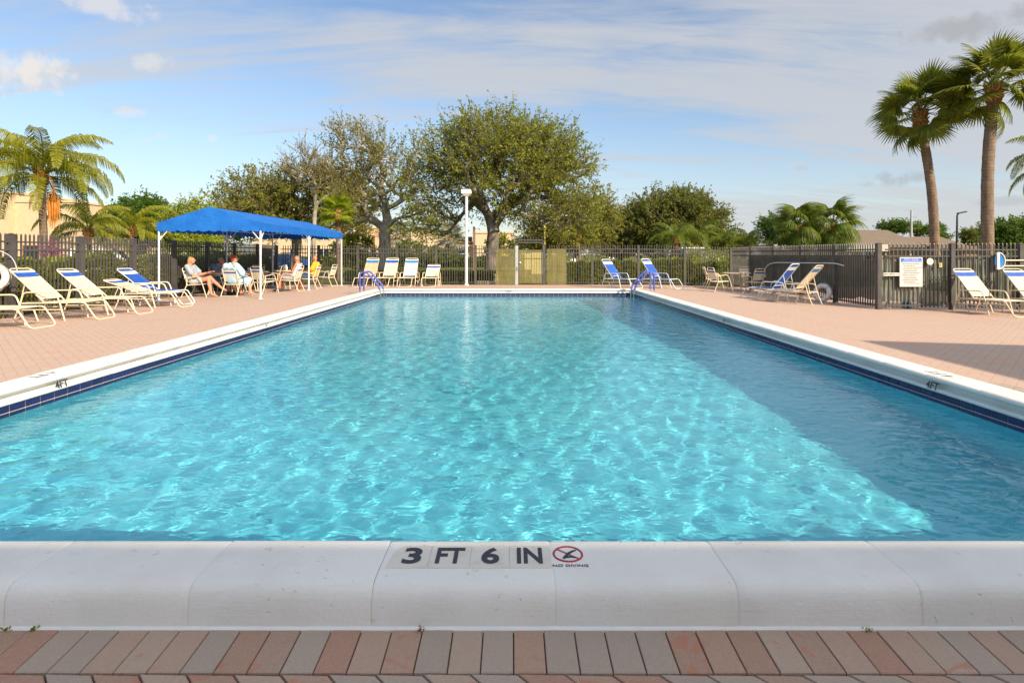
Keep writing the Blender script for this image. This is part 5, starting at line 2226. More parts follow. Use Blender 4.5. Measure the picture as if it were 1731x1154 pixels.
def palm_bark(name, c1, c2):
    t = NT(name)
    p = t.pos()
    w = t.n('ShaderNodeTexWave', bands_direction='Z')
    w.inputs['Scale'].default_value = 2.4
    w.inputs['Distortion'].default_value = 4.0
    w.inputs['Detail'].default_value = 3
    t.l(p, w.inputs[0])
    n = t.noise(t.mapping(p, (1, 1, 0.4)), 7, 6, 0.7)
    col = t.mix(t.ramp(n, 0.3, 0.7), c1, c2)
    col = t.mix(t.math('MULTIPLY', w.outputs['Fac'], 0.35), col, tuple(x * 0.6 for x in c1))
    return t.done(t.bsdf(col, 0.9, bump=n, bdist=0.02))


M['palm_bark'] = palm_bark('palm_bark', (0.155, 0.105, 0.072), (0.30, 0.205, 0.135))
M['boots'] = palm_bark('palm_boots', (0.30, 0.12, 0.04), (0.42, 0.20, 0.07))
M['petiole'] = simple('petiole', (0.28, 0.22, 0.06), 0.6, var=0.2)


def fan_frond(m, pet=1.0, rad=1.0, nseg=34, span=250, droop=0.35, fold=0.12, seed=0):
    """fan leaf along +x: stalk then pleated blade with drooping tips"""
    rr = random.Random(seed)
    b = MB()
    sag = 0.10 * pet
    stalk = [(0, 0, 0), (pet * 0.5, 0, 0.02), (pet, 0, -sag * 0.5)]
    b.tube(stalk, [0.028, 0.018, 0.013], 5)
    cx, cz = pet, -sag * 0.5
    for i in range(nseg):
        a = R(-span / 2 + span * (i + 0.5) / nseg) + rr.uniform(-0.02, 0.02)
        L = rad * (1.0 - 0.32 * abs(a / R(span / 2)) ** 1.5) * rr.uniform(0.92, 1.06)
        w0 = L * R(span / nseg) * 0.36
        d = Vector((math.cos(a), math.sin(a), 0))
        s = Vector((-math.sin(a), math.cos(a), 0))
        zup = fold * (1 if i % 2 else -1)
        pts = []
        for f, wf, dz in ((0.02, 0.08, 0.0), (0.28, 0.75, 0.02), (0.45, 1.0, -0.02 - 0.08 * droop), (0.75, 0.50, -0.10 - 0.50 * droop), (1.0, 0.02, -0.24 - 1.15 * droop)):
            c = Vector((cx, 0, cz)) + d * (L * f * (1 - 0.16 * droop * f * f)) + Vector((0, 0, dz * L * 0.55))
            pts.append((c + s * (w0 * wf) + Vector((0, 0, zup * w0)), c - s * (w0 * wf) - Vector((0, 0, zup * w0))))
        vs = [q for p in pts for q in p]
        b.add(vs, [(2 * k, 2 * k + 1, 2 * k + 3, 2 * k + 2) for k in range(4)])
    return b.mesh('frond', m)


def feather_frond(m, L=2.4, e0=60, e1=-50, n=44, lf=0.55, hang=0.5, seed=0, tw=0.0):
    """arching pinnate leaf along +x in the local frame; elevation e0 -> e1 (degrees)"""
    rr = random.Random(seed)
    b = MB()
    p = Vector((0, 0, 0))
    pts, tan = [p.copy()], []
    N = 24
    for i in range(N):
        t = (i + 0.5) / N
        e = R(e0 + (e1 - e0) * t ** 1.25)
        d = Vector((math.cos(e), 0, math.sin(e)))
        tan.append(d)
        p = p + d * (L / N)
        pts.append(p.copy())
    tan.append(tan[-1])
    b.tube(pts, [0.030 * (1 - 0.88 * i / N) for i in range(N + 1)], 5)
    for i in range(n):
        t = 0.16 + 0.84 * (i + 0.5) / n
        k = min(int(t * N), N - 1)
        f = t * N - k
        c = pts[k].lerp(pts[k + 1], f)
        T = tan[k]
        ll = lf * math.sin(math.pi * min(1.0, 0.12 + 0.86 * t) ** 0.8) ** 0.6 * rr.uniform(0.85, 1.1) + 0.05
        for s in (-1, 1):
            d = (Vector((0, s, 0)) * 0.75 + T * 0.55 + Vector((0, 0, rr.uniform(-0.05, 0.25)))).normalized()
            d2 = (d * (1 - hang) + Vector((0, 0, -1)) * hang + T * 0.15).normalized()
            w = 0.020
            side = T.cross(d).normalized() * 0.0 + T * w
            a0, a1, a2 = c, c + d * ll * 0.45, c + d * ll * 0.45 + d2 * ll * 0.6
            b.add([a0 + side * 0.5, a0 - side * 0.5, a1 + side, a1 - side, a2 + side * 0.1, a2 - side * 0.1], [(0, 1, 3, 2), (2, 3, 5, 4)])
    return b.mesh('frond', m)


def crown_fronds(root, top, meshes, n, seed, tilt=0.0, name='frond', elev=None, start=0.0):
    rr = random.Random(seed)
    for i in range(n):
        az = start + i * 2.39996 + rr.uniform(-0.2, 0.2)
        t = i / max(1, n - 1)
        o = link(name, meshes(t, rr), root, top)
        e = elev(t, rr) if elev else 0.0
        o.rotation_euler = (rr.uniform(-0.9, 0.9), -e, az)
        k = rr.uniform(0.88, 1.12)
        o.scale = (k, k, k)


def boots_mesh(r0, r1, h, seed):
    rr = random.Random(seed)
    b = MB()
    for j in range(9):
        z = h * j / 9
        r = r0 + (r1 - r0) * math.sin(math.pi * (0.15 + 0.75 * j / 9))
        for k in range(9):
            a = 2 * math.pi * (k + 0.5 * (j % 2)) / 9 + rr.uniform(-0.1, 0.1)
            c = Vector((math.cos(a), math.sin(a), 0))
            p = c * (r * 0.8) + Vector((0, 0, z))
            b.bar(p, p + c * rr.uniform(0.08, 0.15) + Vector((0, 0, rr.uniform(0.10, 0.20))), 0.09, 0.03)
    b.lathe([(r0, -0.05), (r1 * 0.86, h * 0.5), (r0 * 0.8, h * 1.05), (0.0, h * 1.1)], n=14)
    return b.mesh('boots', M['boots'])


FANS = [fan_frond(M['leaf_sabal'], 1.05, 1.0, 34, 245, 0.30, 0.15, 1), fan_frond(M['leaf_sabal'], 0.95, 0.95, 32, 255, 0.55, 0.15, 2), fan_frond(M['leaf_sabal'], 1.10, 1.05, 36, 235, 0.15, 0.15, 3)]


def sabal(label, base, top, mid, r0, r1, seed, n, hang_az):
    base, top, mid = Vector(base), Vector(top), Vector(mid)
    root = tag(empty('sabal_palm', base), label, 'palm tree', 'tall fan palms behind the right fence')
    palm_trunk([Vector((0, 0, 0)), (mid - base) * 1.0, top - base], r0, r1, M['palm_bark'], seed=seed).build('trunk', M['palm_bark'], root)
    link('boots', boots_mesh(r1 * 0.85, r1 * 1.55, 0.75, seed), root, top - base - Vector((0, 0, 0.35)))
    tp = top - base + Vector((0, 0, 0.32))
    rr0 = random.Random(seed)

    def el(t, rr):
        return R(88 - 118 * t ** 0.9) + rr.uniform(-0.2, 0.2)
    crown_fronds(root, tp, lambda t, rr: FANS[rr.randrange(3)], n, seed, elev=el)
    for az, e, k in hang_az:
        o = link('frond', FANS[1], root, tp - Vector((0, 0, 0.35)))
        o.rotation_euler = (0.2, -R(e), R(az))
        o.scale = (k, k, k)


y = 24.0
sabal('left of two tall fan palms, curved trunk, behind the right fence', tbase(1583, y), at(1556, 203, y), at(1574, 330, y) + Vector((0.05, 0, 0)), 0.185, 0.165, 31, 30, [(185, -38, 1.0), (200, -62, 0.85)])
y = 22.0
sabal('right of two tall fan palms, straight thick trunk, behind the right fence', tbase(1671, y), at(1680, 160, y), at(1670, 300, y), 0.21, 0.185, 32, 36, [(-30, -72, 0.95), (160, -68, 0.75)])

def feas(m):
    return [feather_frond(m, 2.6, 84, -30, 54, 0.55, 0.70, 1), feather_frond(m, 2.9, 62, -76, 58, 0.62, 0.92, 2), feather_frond(m, 2.9, 42, -88, 58, 0.66, 0.95, 3), feather_frond(m, 2.5, 8, -89, 54, 0.58, 0.90, 4)]


FEA, FEA_G = feas(M['leaf_palm']), feas(M['leaf_feather'])


def queen_palm(label, base, top, r, scale, seed, n, fruit=True, group='feather leaved palms', fea=None):
    fea = fea or FEA
    root = tag(empty('queen_palm', base), label, 'palm tree', group)
    rel_top = Vector(top) - Vector(base)
    palm_trunk([Vector((0, 0, 0)), rel_top * 0.5 + Vector((0.04, 0, 0)), rel_top], r, r * 0.85, M['palm_bark'], seed=seed).build('trunk', M['palm_bark'], root)
    link('boots', boots_mesh(r * 0.7, r * 1.25, 0.45 * scale, seed), root, rel_top - Vector((0, 0, 0.1)))
    tp = rel_top + Vector((0, 0, 0.25 * scale))
    rr = random.Random(seed)
    for i in range(n):
        t = i / (n - 1)
        me = fea[min(3, int(t * 3.6 + rr.uniform(0, 0.5)))]
        o = link('frond', me, root, tp)
        o.rotation_euler = (rr.uniform(-0.2, 0.2), 0, i * 2.39996 + 0.4)
        k = scale * rr.uniform(0.85, 1.12)
        o.scale = (k, k, k)
    if fruit:
        b = MB()
        arc = [Vector((0, 0, -0.1)), Vector((0.35, 0, 0.12)), Vector((0.7, 0, -0.15)), Vector((0.82, 0, -0.6))]
        b.tube(fillet(arc, 0.25, 6), 0.025, 6)
        for k in range(46):
            a = rr.uniform(0, 6.28)
            q = rr.uniform(0.03, 0.20)
            z0 = -0.45 - rr.uniform(0, 0.25)
            b.tube([(0.80, 0, z0), (0.82 + q * math.cos(a), q * math.sin(a), z0 - 0.25), (0.82 + q * 0.9 * math.cos(a), q * 0.9 * math.sin(a), z0 - 0.85 - rr.uniform(0, 0.4))], [0.012, 0.016, 0.006], 4)
        o = b.build('fruit_stalk', M['orange'], root, tp)
        o.rotation_euler = (0, 0, R(-25))
    for k in range(3):
        o = link('dead_frond', DEAD, root, tp - Vector((0, 0, 0.2)))
        o.rotation_euler = (0, 0, R(100 + 95 * k))
        o.scale = (scale * 0.6,) * 3


DEAD = feather_frond(M['dry'], 1.6, -55, -88, 24, 0.3, 0.8, 9)
y = 20.0
queen_palm('leafy feather palm with orange fruit stalk at the left edge', tbase(75, y), at(70, 312, y), 0.125, 1.08, 33, 25)
y = 27.0
queen_palm('low yellow green feather palm between left palm and canopy', tbase(222, y), at(222, 398, y), 0.11, 0.85, 34, 15, False)
y = 24.0
queen_palm('small feather palm low beside the left palm trunk', tbase(150, y), at(150, 400, y), 0.09, 0.80, 35, 14, False)
y = 26.0
queen_palm('feather palm just outside the right edge, fronds reaching in', tbase(1795, y), at(1795, 290, y), 0.14, 1.0, 36, 16, False)
for k, (u, v, yy, s, lab) in enumerate(((1143, 400, 38, 0.82, 'leftmost small feather palm right of the dark tree'), (1182, 398, 41, 0.9, 'second small feather palm right of the dark tree'),
                                        (1222, 408, 40, 0.80, 'third small feather palm, beside the grey shed'), (1262, 410, 38, 0.78, 'rightmost small feather palm near the white arch'))):
    queen_palm(lab, tbase(u, yy), at(u, v + 12, yy), 0.11, s, 50 + k, 15, False, fea=FEA_G)
y = 27.0
queen_palm('thin palm growing left of the amber gate sheets', tbase(980, 36.0), at(978, 405, 36.0), 0.09, 0.6, 58, 9, False)

LIV = [fan_frond(M['leaf_feather'], 0.95, 0.95, 30, 240, 1.0, 0.15, 5), fan_frond(M['leaf_feather'], 0.85, 0.95, 30, 240, 1.35, 0.12, 6)]
FAN_G = [fan_frond(M['leaf_hedge'], 0.7, 0.8, 28, 240, 0.35, 0.15, 7)]


def fan_palm(label, base, top, r, scale, seed, n, meshes, lo=-60, group=None):
    root = tag(empty('fan_palm', base), label, 'palm tree', group)
    rt = Vector(top) - Vector(base)
    palm_trunk([Vector((0, 0, 0)), rt * 0.5, rt], r, r * 0.9, M['palm_bark'], seed=seed).build('trunk', M['palm_bark'], root)
    rr = random.Random(seed)
    for i in range(n):
        t = i / (n - 1)
        o = link('frond', meshes[rr.randrange(len(meshes))], root, rt)
        o.rotation_euler = (rr.uniform(-0.2, 0.2), -R(82 + (lo - 82) * t), i * 2.39996)
        k = scale * rr.uniform(0.88, 1.1)
        o.scale = (k, k, k)
    o = MB().lathe([(r * 1.0, -0.5), (r * 1.6, -0.2), (r * 0.9, 0.15)], n=12).build('boots', M['boots'], root, rt)
    return root


fan_palm('left of the two drooping fan palms before the brown house', tbase(1352, 36), at(1352, 384, 36), 0.17, 1.12, 61, 30, LIV, -75, 'twin drooping fan palms')
fan_palm('right of the two drooping fan palms before the brown house', tbase(1398, 36), at(1408, 382, 36), 0.17, 1.16, 62, 32, LIV, -75, 'twin drooping fan palms')
fan_palm('bright green fan palm above the right end of the canopy', tbase(574, 30), at(572, 360, 30), 0.15, 0.85, 63, 22, FAN_G, -30)
SIL = [fan_frond(M['leaf_silver'], 0.7, 0.9, 26, 250, 0.3, 0.15, 8)]
fan_palm('silvery fan palm before the tan building, right of the bare oak', tbase(755, 62), at(762, 405, 62), 0.2, 1.5, 64, 20, SIL, -30)
fan_palm('silvery fan palm behind the trunk of the bare oak', tbase(672, 64), at(672, 400, 64), 0.2, 1.4, 65, 18, SIL, -30)


# ------------------------------------------------------------------ hedges and bushes
def hedge(name, label, p0, p1, width, h, n, m, leaf, seed, lump=0.10, z0=None, cat='hedge', aspect=0.5):
    rg = np.random.default_rng(seed)
    p0, p1 = np.array(p0, float), np.array(p1, float)
    d = p1 - p0
    L = np.linalg.norm(d)
    d /= L
    nr = np.array([-d[1], d[0]])
    root = tag(empty(name, (p0[0], p0[1], GRASS_Z if z0 is None else z0)), label, cat)
    s = rg.random(n) * L
    # most leaves sit on the outer skin
    face = rg.random(n)
    w = np.where(face < 0.42, -0.5 + 0.12 * rg.random(n), np.where(face < 0.55, 0.5 - 0.1 * rg.random(n), rg.random(n) - 0.5)) * width
    bump = 1 + lump * (np.sin(s * 2.1 + seed) + 0.7 * np.sin(s * 5.3 + 1.3 * seed) + 0.5 * np.sin(s * 11.7))
    z = np.where(face < 0.55, rg.random(n), 1.0 - 0.16 * rg.random(n) ** 2) * h * bump
    w = w * (1 + 0.5 * lump * np.sin(s * 3.7 + 2 + z * 4))
    P = np.stack([d[0] * s + nr[0] * w, d[1] * s + nr[1] * w, z], 1)
    D = rg.normal(size=(n, 3)) * 0.6 + np.array([0, 0, 0.7])
    D[:, 0] += nr[0] * np.sign(w) * 0.5
    D[:, 1] += nr[1] * np.sign(w) * 0.5
    V, F = leaves(rg, P, D, leaf, aspect)
    tag(link('foliage', np_mesh('foliage', V, F, m), root), kind='stuff')
    b = MB()
    k = max(2, int(L / 0.6))
    for i in range(k):
        q = d * (L * (i + 0.5) / k)
        b.tube([(q[0], q[1], 0), (q[0] + 0.03, q[1], h * 0.8)], 0.02, 5)
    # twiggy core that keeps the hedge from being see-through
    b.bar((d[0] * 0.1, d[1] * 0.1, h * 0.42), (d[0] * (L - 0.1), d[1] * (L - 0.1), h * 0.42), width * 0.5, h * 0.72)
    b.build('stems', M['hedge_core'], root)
    return root


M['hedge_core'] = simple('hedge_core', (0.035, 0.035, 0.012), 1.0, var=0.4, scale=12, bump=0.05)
hedge('hedge', 'bright leafy hedge behind the left picket fence', (FENCE_L - 0.70, 9.4), (FENCE_L - 0.70, 25.2), 0.8, 1.16, 34000, M['leaf_hedge'], 0.11, 3, 0.10)
hedge('hedge', 'leafy green hedge behind the far fence right of the gate', ((957 - U0) / FPX * 26, 25.75), ((1292 - U0) / FPX * 26, 25.75), 0.9, 1.02, 20000, M['leaf_hedge'], 0.12, 4, 0.09)
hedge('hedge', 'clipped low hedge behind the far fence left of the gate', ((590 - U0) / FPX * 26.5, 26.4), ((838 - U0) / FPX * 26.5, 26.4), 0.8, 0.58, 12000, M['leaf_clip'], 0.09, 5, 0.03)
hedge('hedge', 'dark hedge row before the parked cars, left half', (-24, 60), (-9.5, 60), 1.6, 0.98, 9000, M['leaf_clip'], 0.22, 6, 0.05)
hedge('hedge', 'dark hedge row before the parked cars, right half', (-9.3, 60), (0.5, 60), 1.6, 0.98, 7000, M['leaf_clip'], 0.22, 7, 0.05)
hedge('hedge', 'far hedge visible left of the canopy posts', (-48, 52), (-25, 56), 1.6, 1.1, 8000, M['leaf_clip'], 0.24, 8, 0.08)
for k, (u, v, yy, rx, rz, m, lab) in enumerate((
        (345, 425, 27.5, 1.6, 0.9, 'leaf_hedge', 'big yellow green bush behind the canopy fence'), (600, 425, 34, 1.2, 0.9, 'leaf_lime', 'pale yellow bush left of the bare oak trunk'),
        (700, 428, 52, 2.4, 0.9, 'leaf_clip', 'rounded green bush right of the bare oak'), (745, 432, 58, 1.8, 0.7, 'leaf_clip', 'small rounded bush before the tan building'),
        (1195, 445, 27.2, 1.3, 0.6, 'leaf_hedge', 'leafy bush behind the right side table'), (845, 425, 48, 1.6, 1.2, 'leaf_lime', 'yellow green bush behind the big oak trunk'),
        (600, 472, 26.0, 0.35, 0.3, 'leaf_green', 'little green plant by the far fence post'))):
    y = yy
    B_ = tbase(u, y)
    k2 = at(u, v, y) - B_
    make_tree('bush', lab, B_, [(0, 0, 0), (0, 0, max(0.15, k2.z - rz)), (0, 0, max(0.3, k2.z - rz * 0.4))], [(k2.x, 0, max(k2.z, rz * 0.7), rx, rx * 0.7, rz)], 60 if rx > 0.5 else 18, 0.06, M[m], M['bark'], 70 + k,
              twigs=6, nleaf=12, leaf=0.11 if yy < 30 else 0.2, tlen=0.35 if rx > 0.5 else 0.12, show_twigs=False, cat='bush')
# pink flowers by the left fence
y = 19.0
B_ = tbase(86, y)
make_tree('flowering_shrub', 'shrub with magenta flowers behind the left fence', B_, [(0, 0, 0), (0, 0, 0.5), (0, 0, 0.8)], [px_ell(B_, y, 87, 424, 10, 10)], 22, 0.03, M['flower'], M['bark'], 90, twigs=4, nleaf=8, leaf=0.07, tlen=0.14, cat='shrub')

# weeds in the gap at the foot of the near coping
for k, (u, n_, lab) in enumerate(((60, 26, 'tiny green tuft of weed at the left foot of the near coping'), (12, 16, 'dry speck of moss at the far left foot of the near coping'), (711, 16, 'small brown moss spot below the 3 of the depth marker'), (1467, 18, 'tiny tuft of moss at the right foot of the near coping'))):
    rg = np.random.default_rng(200 + k)
    x = (u - U0) / FPX * 1.89
    wd = tag(empty('weed', (x, OY0 - 0.006, NZ0 - 0.002)), lab, 'weed')
    P = rg.normal(size=(n_, 3)) * np.array([0.007, 0.003, 0.002]) + np.array([0, 0, 0.001])
    D = rg.normal(size=(n_, 3)) * 0.7 + np.array([0, -0.3, 1.0])
    V, F = leaves(rg, P, D, 0.014, 0.5)
    tag(link('leaf_tuft', np_mesh('leaf_tuft', V, F, M['leaf_oak'] if k != 2 else M['dry']), wd), kind='stuff')


# ------------------------------------------------------------------ buildings
def window(parent, x0, x1, z0, z1, y, frame=M['white_paint'], axis='Y'):
    """window in a wall that faces the camera (plane y) or faces +x (axis X)"""
    def P(a, t, z):
        return (a, t, z) if axis == 'Y' else (t, a, z)

    def S(a, t, z):
        return (a, t, z) if axis == 'Y' else (t, a, z)
    w, h = x1 - x0, z1 - z0
    sgn = -1 if axis == 'Y' else 1
    pane = MB().box(P((x0 + x1) / 2, y + sgn * 0.015, (z0 + z1) / 2), S(w, 0.03, h)).build('window', M['window'], parent)
    b = MB()
    for a in (x0, (x0 + x1) / 2, x1):
        b.box(P(a, y + sgn * 0.03, (z0 + z1) / 2), S(0.07, 0.06, h + 0.07))
    for z in (z0, z1):
        b.box(P((x0 + x1) / 2, y + sgn * 0.032, z), S(w + 0.07, 0.065, 0.07))
    b.build('frame', frame, pane)


def railing(parent, x0, x1, y, z, m):
    b = MB()
    b.box(((x0 + x1) / 2, y, z + 1.0), (x1 - x0, 0.06, 0.06))
    b.box(((x0 + x1) / 2, y, z + 0.12), (x1 - x0, 0.05, 0.05))
    n = int((x1 - x0) / 0.25)
    for i in range(n + 1):
        b.box((x0 + (x1 - x0) * i / n, y, z + 0.55), (0.03, 0.03, 0.9))
    b.build('railing', m, parent)


def gpt(u, y):
    return (u - U0) / FPX * y


# tan apartment building behind the oaks
Y = 88.0
ap = tag(empty('apartment_building', (gpt(720, Y), Y, GRASS_Z)), 'long tan two storey apartment building behind the oaks', 'building')
ox = gpt(720, Y)
for u0, u1, top, dy in ((430, 618, 383, 0.0), (618, 698, 398, 3.0), (698, 757, 392, -1.5), (757, 800, 410, 2.5), (800, 868, 394, 0.0)):
    z1 = 1.25 + (V0 - top) * Y / FPX - GRASS_Z
    x0, x1 = gpt(u0, Y) - ox, gpt(u1, Y) - ox
    w = MB().box(((x0 + x1) / 2, dy + 5, z1 / 2), (x1 - x0, 10, z1)).build('wall', M['tan_wall'], ap)
    MB().box(((x0 + x1) / 2, dy + 5, z1 + 0.1), (x1 - x0 + 0.3, 10.3, 0.25)).build('parapet', M['tan_trim'] if u0 in (618, 757) else M['tan_wall'], ap)
    n = max(1, int((x1 - x0) / 4.2))
    for k in range(n):
        if u0 == 698:
            continue
        c = x0 + (x1 - x0) * (k + 0.5) / n
        for z in (0.9, 3.6):
            if z + 1.5 < z1:
                window(ap, c - 0.9, c + 0.9, z, z + 1.4, dy)
    if u0 == 757:
        MB().box(((x0 + x1) / 2, dy - 0.9, 2.75), (x1 - x0, 1.8, 0.3)).build('balcony', M['tan_wall'], ap)
        railing(ap, x0, x1, dy - 1.7, 2.9, M['wood_post'])
        MB().box(((x0 + x1) / 2, dy - 0.02, 3.6), (x1 - x0 - 0.6, 0.05, 1.2)).build('recess', M['window'], ap)
    if u0 == 618:
        for k in range(5):
            MB().box((x0 + 0.8 + k * 1.5, dy - 0.6, z1 / 2), (0.22, 0.22, z1)).build('column', M['wood_post'], ap)
# left tan building
Y = 44.0
lb = tag(empty('apartment_building', (gpt(60, Y), Y, GRASS_Z)), 'sunlit tan building behind the left feather palm', 'building')
ox = gpt(60, Y)
for u0, u1, top, dy in ((-120, 14, 326, 0.0), (14, 122, 342, 0.6), (122, 205, 352, 7.0)):
    z1 = 1.25 + (V0 - top) * (Y + dy) / FPX - GRASS_Z
    x0, x1 = gpt(u0, Y + dy) - ox, gpt(u1, Y + dy) - ox
    MB().box(((x0 + x1) / 2, dy + 4, z1 / 2), (x1 - x0, 8, z1)).build('wall', M['tan_wall'], lb)
    MB().box(((x0 + x1) / 2, dy + 4, z1 + 0.06), (x1 - x0 + 0.16, 8.16, 0.14)).build('parapet', M['tan_wall'], lb)
    if u0 == 122:
        window(lb, x1 - 1.6, x1 - 0.2, z1 - 1.8, z1 - 0.6, dy)
        window(lb, x1 - 1.6, x1 - 0.2, 0.8, 2.0, dy)
    elif u0 == 14:
        window(lb, x0 + 1.2, x0 + 2.4, 0.9, 2.1, dy, M['tan_trim'])
b = MB()
x0 = gpt(97, Y) - ox
for dx in (0, 1.0, 2.0):
    b.box((x0 + dx, 0.2, 1.4), (0.06, 0.06, 2.8))
for z in (1.6, 2.1, 2.7):
    b.box((x0 + 1.0, 0.2, z), (2.1, 0.05, 0.05))
b.build('stair_rail', M['wood_post'], lb)
# terracotta wall strip behind the left fence
o = MB().box((0, 0, 0.55), (2.2, 0.2, 1.1)).build('garden_wall', M['tan_trim'], None, (gpt(45, 30), 30, GRASS_Z))
tag(o, 'low terracotta garden wall behind the left fence', 'wall')

# brown bungalow on the right


def mat_roof():
    t = NT('shingle_roof')
    p = t.pos()
    br = t.n('ShaderNodeTexBrick')
    t.l(t.mapping(p, (1, 1, 1), (0, 0, 0), (R(50), 0, 0)), br.inputs['Vector'])
    br.inputs['Scale'].default_value = 3.2
    br.inputs['Color1'].default_value = (0.165, 0.115, 0.08, 1)
    br.inputs['Color2'].default_value = (0.205, 0.15, 0.105, 1)
    br.inputs['Mortar'].default_value = (0.10, 0.07, 0.05, 1)
    br.inputs['Mortar Size'].default_value = 0.012
    n = t.noise(p, 1.2, 5, 0.6)
    col = t.mix(t.math('MULTIPLY', n, 0.5), br.outputs[0], (0.24, 0.18, 0.13, 1))
    return t.done(t.bsdf(col, 0.9, bump=n, bdist=0.02))


M['roof'] = mat_roof()


def bungalow(label, u0, u1, vr, ve, Y, depth, uga=None, roofm='roof'):
    """gabled house: ridge along x, gable to the right, eaves at ve, ridge at vr"""
    zr = 1.25 + (V0 - vr) * Y / FPX - GRASS_Z
    ze = 1.25 + (V0 - ve) * Y / FPX - GRASS_Z
    x0, x1 = gpt(u0, Y), gpt(u1, Y)
    root = tag(empty('bungalow', ((x0 + x1) / 2, Y, GRASS_Z)), label, 'house')
    hw = (x1 - x0) / 2
    b = MB()
    wall = [(0.6, 0.0), (depth - 0.6, 0.0), (depth - 0.6, ze), (depth / 2, zr - 0.15), (0.6, ze)]
    b.prism(wall, 'X', -hw + 0.5, hw - 0.7)
    b.build('wall', M['brown_wall'], root)
    b = MB()
    th = 0.16
    for ya, yb in ((-0.3, depth / 2), (depth + 0.3, depth / 2)):
        b.add([(-hw - 0.4, ya, ze - 0.12), (hw + 0.2, ya, ze - 0.12), (hw + 0.2, yb, zr), (-hw - 0.4, yb, zr),
               (-hw - 0.4, ya, ze - 0.12 - th), (hw + 0.2, ya, ze - 0.12 - th), (hw + 0.2, yb, zr - th), (-hw - 0.4, yb, zr - th)],
              [(0, 1, 2, 3), (7, 6, 5, 4), (0, 4, 5, 1), (1, 5, 6, 2), (3, 2, 6, 7), (0, 3, 7, 4)])
    b.build('roof', M[roofm], root)
    MB().box((hw - 0.5, 0.55, ze / 2), (0.16, 0.16, ze)).build('post', M['cream'], root)
    window(root, -hw * 0.3, hw * 0.1, 0.9, min(2.0, ze - 0.4), 0.6)
    return root


bungalow('brown shingled bungalow with gable, right behind the fence', 1420, 1556, 385, 413, 48, 9.0)
bungalow('lower grey brown roofed house right of the curved palm trunk', 1578, 1640, 398, 416, 62, 9.0)
bungalow('far low roofed house behind the straight palm trunk', 1630, 1712, 409, 418, 78, 9.0)
o = MB().box((0, 0, 1.35), (gpt(1490, 40) - gpt(1296, 40), 0.25, 0.42)).build('carport_beam', M['pale_wall'], None, (gpt(1393, 40), 40, GRASS_Z))
cp = tag(empty('carport', (gpt(1393, 41), 41, GRASS_Z)), 'low pale flat roofed carport behind the twin fan palms', 'carport')
o.parent = cp
o.location = (0, -1.0, 0.45)
o.name = 'fascia'
W_ = (gpt(1490, 40) - gpt(1296, 40)) / 2
MB().box((0, 2.0, 2.03), (2 * W_, 6.0, 0.08)).build('roof', M['pale_wall'], cp)
for x in (-W_ + 0.2, -W_ / 3, W_ / 3, W_ - 0.2):
    MB().box((x, -0.9, 0.8), (0.14, 0.14, 1.6)).build('post', M['grey_wall'], cp)
MB().box((0, 4.9, 0.98), (2 * W_, 0.2, 1.96)).build('back_wall', M['grey_wall'], cp)
# dark shed, fence panels and white arch among the small palms
sh = tag(empty('shed', (gpt(1172, 34), 34, GRASS_Z)), 'small dark shed with pale roof edge behind the hedge', 'shed')
MB().box((0, 0.6, 0.86), (1.2, 1.2, 1.72)).build('wall', M['grey_wall'], sh)
MB().box((0, 0.6, 1.76), (1.4, 1.4, 0.08)).build('roof', M['white_paint'], sh)
MB().box((0.1, -0.02, 0.8), (0.5, 0.04, 1.5)).build('door', M['window'], sh)
wf = tag(empty('board_fence', (gpt(1222, 33), 33, GRASS_Z)), 'grey board fence behind the right hedge', 'fence')
for i in range(14):
    MB().box((-0.98 + i * 0.15, 0.01 * (i % 2), 0.66), (0.142, 0.02, 1.32)).build('board', M['pale_wall'] if i % 3 else M['concrete'], wf)
ar = tag(empty('garden_arch', (gpt(1274, 30), 30, GRASS_Z)), 'white rounded garden gate top behind the fence corner', 'garden gate')
n = 12
poly = [(-0.28, 0.0)] + [(-0.28 * math.cos(math.pi * k / n), 1.52 + 0.16 * math.sin(math.pi * k / n)) for k in range(n + 1)] + [(0.28, 0.0)]
MB().prism(poly, 'Y', -0.03, 0.03).build('panel', M['white_paint'], ar)
for x in (-0.33, 0.33):
    MB().box((x, 0, 0.8), (0.09, 0.09, 1.6)).build('post', M['white_paint'], ar)

# ------------------------------------------------------------------ street furniture far off
y = 40.0
sl_ = tag(empty('street_lamp', (gpt(1618, y), y, GRASS_Z)), 'slim black street lamp with angled head between the tall palms', 'street lamp')
H = 1.25 + (V0 - 364) * y / FPX - GRASS_Z
MB().tube([(0, 0, 0), (0, 0, H * 0.5), (0.02, 0, H)], [0.11, 0.08, 0.055], 10).build('pole', M['black'], sl_)
b = MB()
b.tube([(0.02, 0, H - 0.02), (0.10, 0, H + 0.12)], 0.05, 8)
b.box((0.36, 0, H + 0.20), (0.62, 0.22, 0.09), rot=Matrix.Rotation(R(-12), 3, 'Y'), bev=0.02)
b.build('lamp_head', M['black'], sl_)
y = 70.0
up_ = tag(empty('utility_pole', (gpt(1541, y), y, GRASS_Z)), 'tall concrete utility pole with arms behind the brown house', 'utility pole')
H = 1.25 + (V0 - 355) * y / FPX - GRASS_Z
MB().tube([(0, 0, 0), (0, 0, H)], [0.20, 0.10], 8).build('pole', M['concrete'], up_)
for k in range(3):
    MB().tube([(0.1, 0, H - 0.9 - 0.7 * k), (0.62, 0, H - 0.88 - 0.7 * k)], 0.03, 6).build('arm', M['grey_wall'], up_)
y = 32.0
fp = tag(empty('street_lamp', (gpt(921, y), y, GRASS_Z)), 'wooden light pole with slanted arm right of the gate', 'street lamp')
H = 1.25 + (V0 - 378) * y / FPX - GRASS_Z
MB().tube([(0, 0, 0), (0, 0, H)], 0.05, 8).build('pole', M['yellow'], fp)
